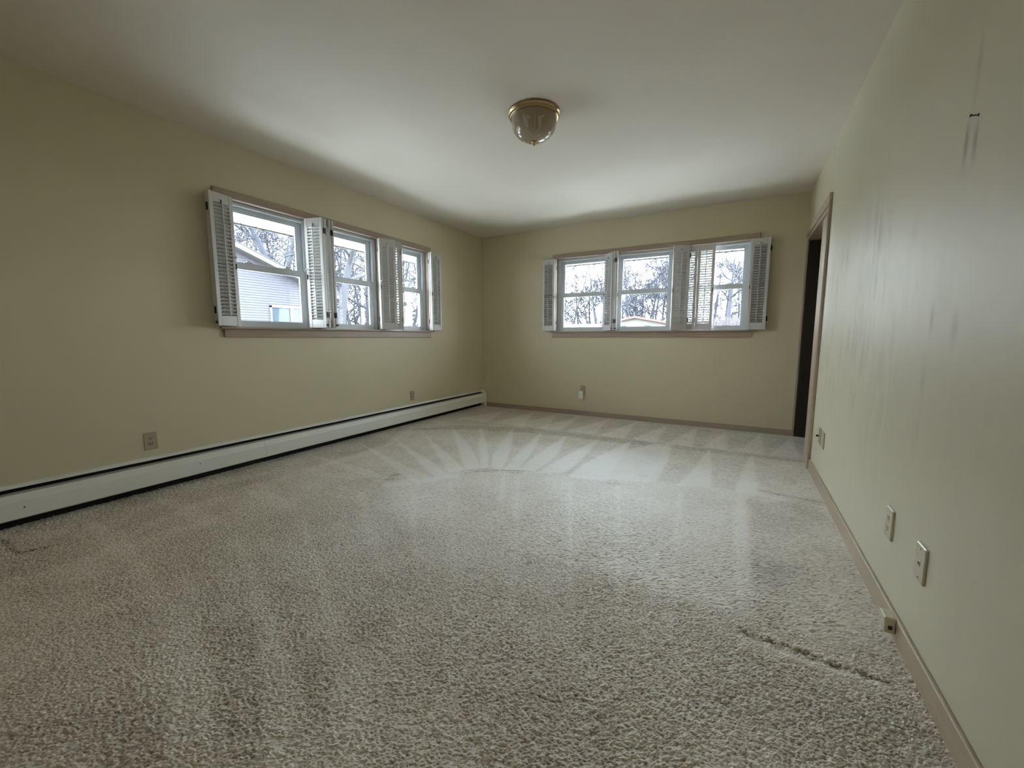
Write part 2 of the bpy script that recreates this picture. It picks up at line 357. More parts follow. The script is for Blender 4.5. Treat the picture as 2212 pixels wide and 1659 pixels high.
LINES = [
 ('d', 0.012, [(3.41, -3.52),(3.49, -3.52),(3.58, -3.52),(3.66, -3.54),(3.73, -3.54),(3.79, -3.55)]),
 ('l', 0.014, [(3.4, -3.57),(3.53, -3.58),(3.65, -3.58),(3.76, -3.57),(3.81, -3.57)]),
 ('d', 0.012, [(3.42, -1.92),(3.61, -1.97),(3.84, -1.99)]),
 ('l', 0.014, [(3.4, -2.03),(3.61, -2.06),(3.84, -2.08)]),
 ('d', 0.006, [(1.58, -2.64),(1.64, -2.56),(1.76, -2.46)]),
 ('d', 0.006, [(1.79, -2.44),(1.91, -2.39),(1.99, -2.35)]),
 ('d', 0.008, [(1.88, -2.45),(1.96, -2.42)]),
 ('d', 0.025, [(1.14, -2.94),(1.16, -2.91)]),
 ('d', 0.02, [(1.17, -3.03),(1.19, -3.0)]),
 ('d', 0.02, [(2.57, -2.25),(2.61, -2.23)]),
 ('d', 0.02, [(2.59, -2.32),(2.64, -2.29)]),
 ('d', 0.012, [(0.15, -4.62),(0.29, -4.62),(0.4, -4.62),(0.42, -4.57),(0.44, -4.52)]),
 ('d', 0.012, [(3.41, -3.5),(3.42, -3.51)]),
]
X0, X1 = -0.02, W + 0.72
DS = 0.004
gx = np.arange(X0, X1, DS); gy = np.arange(-5.0, 0.03, DS)
rs = np.random.RandomState(11)
shp = (len(gy), len(gx))
tuft = smooth_noise(rs, shp, (0.48, 0.6)); clump = smooth_noise(rs, shp, (0.95, 1.5)); fine = rs.standard_normal(shp)
h = 0.0012 * tuft + 0.0004 * clump + 0.0007 * fine
big = smooth_noise(rs, shp, (14, 14))
YY, XX = np.meshgrid(gy, gx, indexing='ij')
def inside(poly):
    """soft mask of a polygon on the carpet grid: sampled at 1 cm with a wobbling edge"""
    px, py = XX + 0.006 * tuft, YY + 0.006 * clump
    xs_, ys_ = [q[0] for q in poly], [q[1] for q in poly]
    i0 = max(0, int((min(ys_) + 5.0) / DS) - 6); i1 = min(shp[0], int((max(ys_) + 5.0) / DS) + 6)
    j0 = max(0, int((min(xs_) - X0) / DS) - 6); j1 = min(shp[1], int((max(xs_) - X0) / DS) + 6)
    if i1 <= i0 or j1 <= j0: return None
    px, py = px[i0:i1, j0:j1], py[i0:i1, j0:j1]
    c = np.zeros(px.shape, bool)
    for (ax, ay), (bx, by) in zip(poly, poly[1:] + poly[:1]):
        if ay == by: continue
        c ^= ((ay > py) != (by > py)) & (px < (bx - ax) * (py - ay) / (by - ay) + ax)
    return (slice(i0, i1), slice(j0, j1)), c.astype(np.float32)
nap_shading = np.zeros(shp, np.float32)
for s, poly in NAP_SHADING:
    r = inside(poly)
    if r: nap_shading[r[0]] += s * r[1]
def blur(a, sig):
    f = np.fft.rfft2(a); fy = np.fft.fftfreq(a.shape[0])[:, None]; fx = np.fft.rfftfreq(a.shape[1])[None, :]
    return np.fft.irfft2(f * np.exp(-2 * math.pi ** 2 * sig * sig * (fy ** 2 + fx ** 2)), s=a.shape)
nap_shading = 0.8 * blur(nap_shading, 1.3) + 0.2 * blur(nap_shading, 4.5)
nap_shading *= np.clip(0.62 + (YY + 3.9) * 0.25, 0.62, 1.0)      # strokes fade towards the near end
nap_shading -= 0.35 * np.clip((YY + 1.25) / 0.5, 0, 1)  # shade below the end-wall windows, painted into the pile colour
for k, wd, pts in LINES:
    for (ax, ay), (bx, by) in zip(pts, pts[1:]):
        dx, dy = bx - ax, by - ay; L2 = dx * dx + dy * dy + 1e-9
        i0 = max(0, int((min(ay, by) + 5.0 - 0.1) / DS)); i1 = min(shp[0], int((max(ay, by) + 5.0 + 0.1) / DS))
        j0 = max(0, int((min(ax, bx) - X0 - 0.1) / DS)); j1 = min(shp[1], int((max(ax, bx) - X0 + 0.1) / DS))
        sl = (slice(i0, i1), slice(j0, j1))
        t = np.clip(((XX[sl] - ax) * dx + (YY[sl] - ay) * dy) / L2, 0, 1)
        d = np.hypot(XX[sl] - ax - t * dx, YY[sl] - ay - t * dy) + 0.004 * tuft[sl]
        gss = np.exp(-(d / wd) ** 2)
        if k == 'd': h[sl] -= 0.005 * gss; nap_shading[sl] -= 0.6 * gss
        else: h[sl] += 0.003 * gss; nap_shading[sl] += 0.3 * gss
NAP_BASE, NAP_GAIN = 0.53, 0.38
val = NAP_BASE + NAP_GAIN * nap_shading + 0.035 * big + 0.085 * tuft + 0.02 * clump + 0.045 * fine  # tips lighter, valleys darker: tuft self-shade put into the colour
far = np.clip(1.15 - (YY + 4.3) * 0.42, 0.3, 1.0)        # tufts flattened away from the viewer: less self-shade, more gloss
h *= far
h += 0.016 * np.exp(-((XX - 0.02) / 0.075) ** 2)            # pile bunched up under the heater
def strip(name, y0, y1, dy, dx, parent):
    n0 = np.round((np.arange(y0, y1 + dy / 2, dy) + 5.0) / DS).astype(int); n0 = np.clip(n0, 0, shp[0] - 1)
    c0 = np.arange(0, shp[1], dx)
    ix = np.ix_(n0, c0)
    return put(name, grid_mesh(name, np.stack([XX[ix], YY[ix], h[ix]], -1), {'nap_shading': np.clip(val[ix], 0, 1)}, M['carpet'], False), parent)
fl = strip('floor', -4.95, -3.4, 0.004, 1, None); tag(fl, kind='structure')
strip('carpet', -3.424, -1.876, 0.008, 2, fl)
strip('carpet', -1.9, 0.02, 0.012, 3, fl)
m = MB(); m.box(X0, X1, YF - 0.05, -4.95, -0.05, 0.0).box(X0, X1, -4.95, 0.03, -0.05, -0.03)
m.build('floor_base', M['wood'], fl)

# baseboards
m = MB(); m.cbox(0.07, W - 0.001, -0.012, 0.0005, -0.02, 0.060, 0.003)
tag(m.build('baseboard_back', M['wood_long']), kind='structure')
m = MB(); m.cbox(W - 0.012, W + 0.0005, YF, -1.244, -0.02, 0.080, 0.003)
tag(m.build('baseboard_right', M['wood_longy']), kind='structure')

# closet doorway at the far end of the right wall
d = empty('door_1', T(W, -0.60, 0)); tag(d, kind='structure')
def dpart(name, mb, mt): return mb.build(name, mt, d, T(-W, 0.60, 0))
dpart('casing', MB().cbox(W - 0.020, W, -1.243, -1.183, -0.01, 2.006, 0.004), M['wood'])
dpart('casing', MB().cbox(W - 0.020, W, -1.243, -0.001, 2.006, 2.066, 0.004), M['wood_longy'])
dpart('head_jamb', MB().cbox(W - 0.008, W + 0.085, DY0 + 0.002, DY1, 1.970, 1.998, 0.002), M['wood_longy'])
dpart('side_jamb', MB().cbox(W - 0.008, W + 0.11, DY0 + 0.0, DY0 + 0.016, -0.01, 1.972, 0.002), M['wood'])
dpart('side_jamb', MB().cbox(W - 0.010, W + 0.006, -0.034, -0.001, -0.01, 1.972, 0.002), M['wood'])
dp = dpart('sliding_panel', MB().cbox(W - 0.004, W + 0.028, DY0 + 0.018, -0.90, 0.012, 1.950, 0.004), M['wood_pale'])
dp['label'] = 'pale wooden sliding panel'
ds = dpart('door_slab', MB().cbox(W + 0.010, W + 0.70, -0.036, -0.002, 0.006, 1.965, 0.003), M['wood_dark'])
ds['label'] = 'dark brown door standing open inside'
dpart('closet_wall', MB().box(W + 0.70, W + 0.74, -1.9, 0.03, -0.05, H).box(W + 0.11, W + 0.74, -1.94, -1.9, -0.05, H), M['paint'])
dpart('closet_ceiling', MB().box(W + 0.11, W + 0.74, -1.94, 0.03, H - 0.01, H + 0.05), M['paint'])

# ------------------------------------------------------------------ window units
def window(n, matrix, c):
    r = empty('window_%d' % n, matrix @ T(c, 0.06, 1.10)); tag(r, kind='structure')
    B = T(-c, -0.06, -1.10)
    a, b_ = c - 0.350, c + 0.350
    f = MB(); y0, y1 = 0.035, 0.125
    f.cbox(a, a + 0.036, y0, y1, 1.100, 2.035).cbox(b_ - 0.036, b_, y0, y1, 1.100, 2.035)
    f.cbox(a + 0.036, b_ - 0.036, y0, y1, 2.010, 2.035).cbox(a + 0.036, b_ - 0.036, y0, y1, 1.100, 1.112)
    f.cbox(a + 0.034, a + 0.046, y0 + 0.004, 0.042, 1.60, 2.010, 0.001).cbox(b_ - 0.046, b_ - 0.034, y0 + 0.004, 0.042, 1.60, 2.010, 0.001)
    f.build('frame', M['vinyl'], r, B)
    def sash(name, y0, y1, z0, z1, rb, rt, gl0, gl1):
        s = MB(); x0, x1 = c - 0.314, c + 0.314; st = 0.043
        s.cbox(x0, x0 + st, y0, y1, z0, z1).cbox(x1 - st, x1, y0, y1, z0, z1)
        s.cbox(x0 + st, x1 - st, y0, y1, z0, z0 + rb).cbox(x0 + st, x1 - st, y0, y1, z1 - rt, z1)
        gb = 0.007                                           # glazing bead
        zz0, zz1 = z0 + rb, z1 - rt
        s.box(x0 + st, x1 - st, y0 + 0.006, y1 - 0.006, zz0, zz0 + gb).box(x0 + st, x1 - st, y0 + 0.006, y1 - 0.006, zz1 - gb, zz1)
        s.box(x0 + st, x0 + st + gb, y0 + 0.006, y1 - 0.006, zz0, zz1).box(x1 - st - gb, x1 - st, y0 + 0.006, y1 - 0.006, zz0, zz1)
        o = s.build(name, M['vinyl'], r, B)
        ym = (y0 + y1) / 2
        MB().box(x0 + st, x1 - st, ym - 0.002, ym + 0.002, zz0, zz1).build('pane', M['glass'], o)
        return o
    lo = sash('lower_sash', 0.044, 0.072, 1.105, 1.597, 0.040, 0.046, 0, 0)
    sash('upper_sash', 0.078, 0.106, 1.560, 2.014, 0.036, 0.036, 0, 0)
    for sx in (-0.155, 0.155):
        k = MB()
        k.cbox(c + sx - 0.030, c + sx + 0.030, 0.046, 0.074, 1.597, 1.603, 0.002)
        k.lathe([(0.0, 0.016), (0.010, 0.014), (0.014, 0.006), (0.016, 0.0)], (c + sx, 0.060, 1.602), 'z', 10)
        k.cbox(c + sx - 0.006, c + sx + 0.030, 0.050, 0.060, 1.606, 1.613, 0.002)
        k.build('sash_lock', M['vinyl'], lo)
    return r

TRIM_N = [0]
def trim(matrix, mb, mt):
    TRIM_N[0] += 1
    o = mb.build('trim_%d' % TRIM_N[0], mt); o.matrix_world = matrix
    return tag(o, kind='structure')

for wi, (mx, n0) in enumerate(((ML, 1), (MR, 4))):
    for i, c in enumerate(WIN_C): window(n0 + i, mx, c)
    trim(mx, MB().cbox(-0.002, 2.330, -0.018, 0.0005, 2.036, 2.093, 0.004), M['wood_long'])          # head casing
    trim(mx, MB().cbox(-0.018, 2.346, -0.040, 0.034, 1.084, 1.100, 0.004), M['wood_long'])           # stool
    trim(mx, MB().cbox(0.004, 2.308, -0.018, 0.0005, 1.022, 1.0838, 0.003), M['wood_long'])          # apron
    for a in (0.0, 2.277):
        trim(mx, MB().cbox(a, a + 0.053, -0.012, 0.0005, 1.1005, 2.0355, 0.002), M['wood'])           # side casings
    for a in (0.0435, 2.2775):
        trim(mx, MB().box(a, a + 0.009, 0.001, 0.165, 1.1005, 2.0355), M['wood'])                     # side jambs
    trim(mx, MB().box(0.0435, 2.2865, 0.001, 0.165, 2.0356, 2.0446), M['wood_long'])                  # head jamb
    for a, b_ in ((WIN_C[0] + 0.351, WIN_C[1] - 0.351), (WIN_C[1] + 0.351, WIN_C[2] - 0.351)):
        trim(mx, MB().cbox(a, b_, -0.012, 0.165, 1.1005, 2.0355, 0.002), M['wood'])                    # mullions
    trim(mx, MB().box(0.0435, 2.2865, 0.035, 0.172, 1.0855, 1.0995), M['vinyl'])                       # outer sill

# ------------------------------------------------------------------ bifold plantation shutters
PW, PZ0, PZ1 = 0.172, 1.105, 2.030
NSLAT = 30
LZ0, LZ1 = 1.176, 1.961
def panel_mesh():
    h_ = (PZ1 - PZ0); w = PW / 2; t = 0.0105; st = 0.029
    s = MB()
    s.cbox(-w, -w + st, -t, t, 0, h_, 0.0018).cbox(w - st, w, -t, t, 0, h_, 0.0018)
    s.cbox(-w + st, w - st, -t + 0.001, t - 0.001, 0, LZ0 - PZ0, 0.0018).cbox(-w + st, w - st, -t + 0.001, t - 0.001, LZ1 - PZ0, h_, 0.0018)
    return s.mesh('panel', M['shutter'])
def slat_mesh():
    a = math.radians(32); cw, tk = 0.0155, 0.003
    prof = []
    for px_, pz_ in ((-cw, 0), (-cw * 0.6, tk * 0.8), (0, tk), (cw * 0.6, tk * 0.8), (cw, 0), (cw * 0.6, -tk * 0.8), (0, -tk), (-cw * 0.6, -tk * 0.8)):
        prof.append((px_ * math.cos(a) + pz_ * math.sin(a), -px_ * math.sin(a) + pz_ * math.cos(a)))
    w = PW / 2 - 0.0295
    return MB().prism(prof, 0, -w, w).mesh('slat', M['shutter'])
PANEL, SLAT = panel_mesh(), slat_mesh()
ROD = MB().cbox(-0.0042, 0.0042, -0.0245, -0.0175, LZ0 - PZ0 + 0.004, LZ1 - PZ0 + 0.020, 0.0012).mesh('tilt_rod', M['shutter'])
NOTCH = MB().box(-0.0052, 0.0052, -0.0112, -0.0100, LZ1 - PZ0 + 0.001, LZ1 - PZ0 + 0.026).mesh('rod_notch', M['slot'])
HINGE = MB().cbox(-0.004, 0.004, -0.004, 0.004, -0.022, 0.022, 0.001).lathe([(0.0, -0.026), (0.003, -0.024), (0.003, 0.024), (0.0, 0.026)], (0, -0.004, 0), 'z', 8).mesh('hinge', M['black'])
KNOB = MB().lathe([(0.003, 0.0), (0.003, -0.008), (0.008, -0.012), (0.008, -0.018), (0.0, -0.021)], (0, -0.010, 0), 'y', 12).mesh('knob', M['shutter'])
CATCH = MB().cbox(-0.003, 0.003, -0.016, -0.0085, -0.020, 0.020, 0.001).mesh('catch', M['black'])
MAGNET = MB().lathe([(0.0, -0.006), (0.008, -0.006), (0.009, -0.003), (0.009, 0.003), (0.0, 0.003)], (0, 0, 0), 'x', 12).mesh('magnet_catch', M['black'])

def panel(root, org, L, R, front, free=None, knuckle=None, magnet=False, close=0.0):
    """one shutter leaf; L and R are its (u, out) ends as seen from its rod side"""
    mid = ((L[0] + R[0]) / 2, -(L[1] + R[1]) / 2)
    ang = math.atan2(-(R[1] - L[1]), R[0] - L[0])
    p = put('panel', PANEL, root, T(mid[0] - org[0], mid[1] - org[1], 0) @ Matrix.Rotation(ang, 4, 'Z'))
    pitch = (LZ1 - LZ0) / NSLAT
    for k in range(NSLAT):
        tilt = Matrix.Rotation(math.radians(RNG.uniform(-2.5, 2.5) - close), 4, 'X')
        put('slat', SLAT, p, T(0, 0, LZ0 - PZ0 + (k + 0.5) * pitch) @ tilt)
    put('tilt_rod', ROD, p); put('rod_notch', NOTCH, p)
    if free:
        s = -1 if free == 'L' else 1
        k = put('knob', KNOB, p, T(s * (PW / 2 - 0.012), 0, 1.602 - PZ0))
        k = put('catch', CATCH, p, T(s * (PW / 2 - 0.008), 0, 1.540 - PZ0))
    if knuckle:
        s = -1 if knuckle == 'L' else 1
        for z in (1.215, 1.925): put('hinge', HINGE, p, T(s * (PW / 2 + 0.003), 0.008, z - PZ0))
        if magnet: put('magnet_catch', MAGNET, p, T(s * (PW / 2 + 0.004), 0.0, 1.128 - PZ0))
    return p

def bifold(matrix, label, rear, front, magnet=False, close=0.0):
    """rear / front: (L, R, side of the free end, side of the knuckle)"""
    org = ((rear[0][0] + rear[1][0]) / 2, -(rear[0][1] + rear[1][1]) / 2)
    r = empty('bifold_shutter', matrix @ T(org[0], org[1], PZ0))
    tag(r, label, 'shutter', 'white louvred bifold shutters at the windows')
    p = panel(r, org, rear[0], rear[1], False, None, rear[3], False, close)
    s = 1 if rear[3] == 'L' else -1                          # jamb side of the rear leaf
    for z in (1.215, 1.925): put('hinge', HINGE, p, T(s * (PW / 2 + 0.001), -0.006, z - PZ0))
    panel(r, org, front[0], front[1], True, front[2], front[3], magnet, close)
    return r

bifold(ML, 'white louvred shutter pair folded open at the near end of the side windows',
       ((.100, .028), (-.070, .060), None, 'R'), ((-.075, .095), (.097, .060), 'R', 'L'), True)
bifold(ML, 'brightly lit white shutter standing out beside the window showing the neighbouring house',
       ((.772, .180), (.748, .014), None, 'L'), ((.690, .030), (.737, .190), 'L', 'R'), True)
bifold(ML, 'shaded shutter seen edge-on at the near jamb of the middle side window',
       ((.816, .008), (.819, .178), None, 'R'), ((.846, .178), (.838, .010), 'R', 'L'), True)
bifold(ML, 'shaded white shutter pair folded back over the post between the middle and far side windows',
       ((1.644, .093), (1.500, .030), None, 'L'), ((1.480, .062), (1.630, .126), 'L', 'R'), False, 26)
bifold(ML, 'half-closed white shutter with daylight through its slats at the far side window',
       ((1.582, .012), (1.706, .122), None, 'R'), ((1.724, .120), (1.846, .006), 'R', 'L'))
bifold(ML, 'white shutter pair folded flat on the side wall, between window and room corner',
       ((2.440, .046), (2.272, .034), None, 'L'), ((2.256, .074), (2.426, .084), 'L', 'R'))
bifold(MR, 'white shutter pair folded flat on the end wall, next to the room corner',
       ((.060, .030), (-.110, .032), None, 'R'), ((-.118, .066), (.056, .062), 'R', 'L'))
bifold(MR, 'narrow grey-looking shutter standing out at the right jamb of the first end-wall window',
       ((.858, .124), (.742, .014), None, 'L'), ((.714, .032), (.833, .140), 'L', 'R'), True)
bifold(MR, 'white shutter seen edge-on beside the end-wall window that shows the garage gable',
       ((.824, .008), (.862, .172), None, 'R'), ((.892, .172), (.852, .010), 'R', 'L'), True)
bifold(MR, 'shaded shutter pair folded over the post right of the garage-gable window',
       ((1.674, .040), (1.504, .034), None, 'L'), ((1.514, .142), (1.662, .076), 'L', 'R'), False, 14)
bifold(MR, 'closed white shutter with bright slits, covering part of the last end-wall window',
       ((1.580, .012), (1.744, .020), None, 'R'), ((1.752, .020), (1.920, .022), 'R', 'L'))
bifold(MR, 'white shutter pair folded flat on the end wall towards the closet doorway',
       ((2.430, .032), (2.262, .030), None, 'L'), ((2.254, .064), (2.424, .066), 'L', 'R'))
# ------------------------------------------------------------------ ceiling light
LC = (2.116, -2.572)
cl = empty('ceiling_light', T(LC[0], LC[1], H))
tag(cl, 'tan glass dome ceiling light with brass rim and finial, etched flowers', 'ceiling light')
ring = MB().lathe([(0.0, -0.001), (0.160, -0.001), (0.166, -0.004), (0.167, -0.010), (0.163, -0.014), (0.157, -0.016), (0.154, -0.022),
                   (0.156, -0.028), (0.154, -0.033), (0.149, -0.035), (0.142, -0.034), (0.0, -0.030)], n=64)
ring.build('rim', M['brass'], cl)
BP = [(0.144, -0.033), (0.145, -0.045), (0.143, -0.062), (0.137, -0.085), (0.127, -0.108), (0.112, -0.130), (0.092, -0.147), (0.066, -0.160), (0.036, -0.168), (0.010, -0.170)]
bowl = MB().lathe(BP, n=64).build('glass_bowl', M['bowl'], cl)
def on_bowl(t, ang, off=0.0012):
    """point on the bowl: t = 0 at the finial .. 1 at the rim"""
    f = (1 - t) * (len(BP) - 1); i = min(int(f), len(BP) - 2); a = f - i
    r = BP[i][0] * (1 - a) + BP[i + 1][0] * a + off; z = BP[i][1] * (1 - a) + BP[i + 1][1] * a - off * 0.5
    return (r * math.cos(ang), r * math.sin(ang), z)
def petal(t0, a0, t1, a1, wd, bend=0.0):
    s = MB(); n = 8; vs = []
    for i in range(n + 1):
        q = i / n; t = t0 + (t1 - t0) * q; a = a0 + (a1 - a0) * q + bend * math.sin(math.pi * q)
        hw = wd * math.sin(math.pi * min(1, max(0.04, q))) ** 0.7
        dr = math.hypot(t1 - t0, (a1 - a0) * 0.6) + 1e-6
        nt_, na = -(a1 - a0) * 0.6 / dr, (t1 - t0) / dr / 0.6
        vs += [on_bowl(t + nt_ * hw, a + na * hw), on_bowl(t - nt_ * hw, a - na * hw)]
    return s.add(vs, [(2 * i, 2 * i + 1, 2 * i + 3, 2 * i + 2) for i in range(n)], True)
for base in (0, 1, 2):                                   # three sprays around the bowl
    A = -1.16 + base * 2.094
    for k, (t0, a0, t1, a1, wd, bd) in enumerate([(.10, .0, .80, .10, .010, .04), (.42, -.30, .78, -.44, .055, 0), (.60, -.14, .72, -.30, .035, 0), (.38, .42, .70, .26, .050, 0),
                                                  (.62, .32, .72, .52, .03, 0), (.10, -.05, .42, -.62, .012, .1), (.10, .05, .30, .95, .016, -.1), (.12, .02, .48, .34, .012, .05)]):
        petal(t0, A + a0, t1, A + a1, wd, bd).build('etched_stem' if wd < .017 else 'etched_petal', M['etch'], bowl)
MB().lathe([(0.0, -0.166), (0.017, -0.167), (0.0185, -0.171), (0.014, -0.177), (0.008, -0.181), (0.006, -0.185), (0.008, -0.189), (0.006, -0.194), (0.0, -0.198)], n=24).build('finial', M['brass'], cl)

# ------------------------------------------------------------------ baseboard heater along the left wall
HY0, HY1, SEAM = YF + 0.03, -0.055, -3.257
hr = empty('baseboard_heater', T(0, -2.8, 0))
tag(hr, 'long white metal baseboard heater along the wall under the side windows', 'heater')
def hpart(name, mb, mt): return mb.build(name, mt, hr, T(0, 2.8, 0))
def hprof(name, prof, a0, a1, mt): return hpart(name, MB().prism(prof, 1, a0, a1), mt)
hprof('back_plate', [(0.0005, 0.010), (0.004, 0.010), (0.004, 0.236), (0.030, 0.231), (0.034, 0.224), (0.036, 0.226), (0.032, 0.2345), (0.004, 0.2405), (0.0005, 0.2405)], HY0, HY1, M['white_metal'])
hprof('damper', [(0.026, 0.204), (0.042, 0.205), (0.056, 0.190), (0.056, 0.184), (0.041, 0.199), (0.026, 0.198)], HY0, HY1 - 0.004, M['damper'])
hprof('element_shade', [(0.0045, -0.015), (0.012, -0.015), (0.012, 0.055), (0.046, 0.060), (0.046, 0.170), (0.022, 0.182), (0.0045, 0.228)], HY0, HY1 - 0.004, M['shade_fill'])  # heater core in black, painting the shade of slot and bottom gap
fp = [(0.060, 0.196), (0.063, 0.199), (0.072, 0.170), (0.076, 0.160), (0.076, 0.072), (0.066, 0.064), (0.064, 0.066), (0.073, 0.074), (0.073, 0.158), (0.068, 0.170)]
hprof('front_panel', fp, HY0, SEAM - 0.001, M['white_metal'])
hprof('front_panel', fp, SEAM + 0.001, HY1 - 0.004, M['white_metal'])
hprof('joint_strip', [(0.0600, 0.192), (0.0605, 0.198), (0.0690, 0.170), (0.0722, 0.158), (0.0722, 0.076), (0.070, 0.076), (0.070, 0.158)], SEAM - 0.012, SEAM + 0.012, M['damper'])
ec = hprof('end_cap', [(0.0005, -0.01), (0.078, -0.01), (0.079, 0.160), (0.066, 0.202), (0.036, 0.236), (0.0005, 0.243)], HY1 - 0.004, HY1 + 0.040, M['white_metal'])
for y, z in ((-4.52, 0.145), (-3.71, 0.158)):
    hpart('scuff', MB().lathe([(0.0, 0.0766), (0.0035, 0.0765), (0.0036, 0.0755)], (0, y, z - 0.02), 'x', 10), M['slot'])

# ------------------------------------------------------------------ wall plates
def plate_matrix(wall, a, z):
    """local x = along the wall to the right, -y = into the room, z = up"""
    if wall == 'L': return Matrix(((0, -1, 0, 0.0), (1, 0, 0, a), (0, 0, 1, z), (0, 0, 0, 1)))
    if wall == 'B': return Matrix(((1, 0, 0, a), (0, 1, 0, 0.0), (0, 0, 1, z), (0, 0, 0, 1)))
    return Matrix(((0, 1, 0, W), (-1, 0, 0, a), (0, 0, 1, z), (0, 0, 0, 1)))
def cover(w=0.070, h=0.114, t=0.006, mt='almond', b=0.0025):
    return MB().cbox(-w / 2, w / 2, -t, 0.001, -h / 2, h / 2, b).mesh('cover_plate', M[mt])
COVER = {k: cover(mt=k, t=0.006 if k == 'almond' else 0.008) for k in ('almond', 'ivory')}
SCREW = MB().lathe([(0.0, -0.0022), (0.003, -0.0018), (0.0034, 0.0)], (0, -0.006, 0), 'y', 10).mesh('screw', M['steel'])
def rec_mesh(mt):
    prof = [(0.0165 * math.cos(t), max(-0.0125, min(0.0125, 0.0165 * math.sin(t)))) for t in [2 * math.pi * k / 24 for k in range(24)]]
    return MB().prism(prof, 1, -0.0085, -0.004).mesh('receptacle', M[mt])
REC = {k: rec_mesh(k) for k in ('almond', 'ivory')}
SLOT = MB().box(-0.0014, 0.0014, -0.0091, -0.0080, -0.0045, 0.0045).mesh('slot', M['slot'])
GHOLE = MB().lathe([(0.0, -0.0091), (0.0027, -0.0091), (0.0027, -0.008)], (0, 0, 0), 'y', 10).mesh('ground_hole', M['slot'])
def duplex(wall, a, z, label, mt='almond', horizontal=False, group='duplex outlets low on the walls'):
    r = empty('wall_outlet', plate_matrix(wall, a, z)); tag(r, label, 'outlet', group)
    put('cover_plate', COVER[mt], r); put('screw', SCREW, r)
    for s in (1, -1):
        q = put('receptacle', REC[mt], r, T(0, 0, s * 0.0195))
        put('slot', SLOT, q, T(-0.0065, 0, 0.003)); put('slot', SLOT, q, T(0.0065, 0, 0.003)); put('ground_hole', GHOLE, q, T(0, 0, -0.0065))
    return r
duplex('L', -3.945, 0.345, 'almond duplex outlet on the side wall, nearest one above the heater')
duplex('L', -1.495, 0.340, 'almond duplex outlet above the heater, close to the room corner')
duplex('B', 1.572, 0.338, 'almond outlet on the end wall, mostly covered by a white plug-in')
duplex('R', -3.122, 0.340, 'ivory duplex outlet on the bare wall, next to the blank cover plate', 'ivory')
bp = empty('blank_cover_plate', plate_matrix('R', -3.426, 0.338)); tag(bp, 'ivory cover plate with one small jack, the nearest plate on the bare wall', 'wall plate', 'cable and telephone plates')
put('cover_plate', COVER['ivory'], bp)
for z in (0.045, -0.045): put('screw', SCREW, bp, T(0, -0.002, z))
MB().cbox(-0.008, 0.008, -0.0095, -0.007, -0.008, 0.008, 0.001).build('jack', M['almond'], bp)
MB().box(-0.005, 0.005, -0.0100, -0.0094, -0.004, 0.004).build('jack_hole', M['slot'], bp)
cb = empty('cable_outlet', plate_matrix('R', -1.568, 0.336)); tag(cb, 'almond wall plate with a dark cable knob, closest to the closet doorway', 'wall plate', 'cable and telephone plates')
put('cover_plate', COVER['almond'], cb)
MB().lathe([(0.0045, -0.006), (0.0045, -0.014), (0.0075, -0.016), (0.0075, -0.024), (0.0, -0.025)], (0, 0, 0), 'y', 12).build('cable_connector', M['black'], cb)
for z in (0.045, -0.045): put('screw', SCREW, cb, T(0, 0, z))
tp = empty('telephone_outlet', plate_matrix('R', -1.704, 0.334)); tag(tp, 'almond flat wall plate just right of the plate with the cable knob', 'wall plate', 'cable and telephone plates')
put('cover_plate', COVER['almond'], tp)
MB().cbox(-0.009, 0.009, -0.0075, -0.005, -0.010, 0.010, 0.001).build('jack', M['almond'], tp)
for z in (0.045, -0.045): put('screw', SCREW, tp, T(0, 0, z))

# white plug-in on the end-wall outlet
pg = empty('plug_in_device', plate_matrix('B', 1.557, 0.268)); tag(pg, 'white plug-in device in the end-wall outlet, with a small dark button', 'plug-in')
MB().cbox(-0.030, 0.030, -0.040, -0.0095, -0.056, 0.056, 0.006).build('body', M['plug'], pg)
MB().lathe([(0.0, -0.0425), (0.006, -0.0420), (0.0075, -0.0398)], (0.0, 0, -0.036), 'y', 14).build('button', M['grey_mark'], pg)
cm = MB()                                                # the printed tick mark
cm.add([(-0.010, -0.0403, 0.010), (-0.006, -0.0403, 0.012), (0.001, -0.0403, 0.001), (0.000, -0.0403, -0.005)], [(0, 1, 2, 3)])
cm.add([(0.000, -0.0403, -0.005), (0.001, -0.0403, 0.001), (0.010, -0.0403, 0.015), (0.013, -0.0403, 0.012)], [(0, 1, 2, 3)])
cm.build('tick_mark', M['grey_mark'], pg)
MB().cbox(-0.010, 0.010, -0.0408, -0.0398, 0.028, 0.034, 0.0004).build('vent_slot', M['damper'], pg)
MB().box(-0.020, 0.020, -0.0096, -0.0086, -0.020, 0.020).build('prong_block', M['slot'], pg)

# surface telephone jack on the baseboard
jb = empty('telephone_jack_box', T(W - 0.012, -3.293, 0.054)); tag(jb, 'small cream telephone jack box fixed to the baseboard of the bare wall', 'jack box')
MB().cbox(-0.031, 0.0005, -0.029, 0.029, -0.027, 0.027, 0.003).build('body', M['ivory'], jb)
MB().box(-0.020, -0.009, -0.0297, -0.0285, -0.014, 0.000).build('socket', M['slot'], jb)
MB().lathe([(0.0, -0.0325), (0.0028, -0.032), (0.003, -0.030)], (0, 0.012, 0.002), 'x', 10).build('screw', M['almond'], jb)

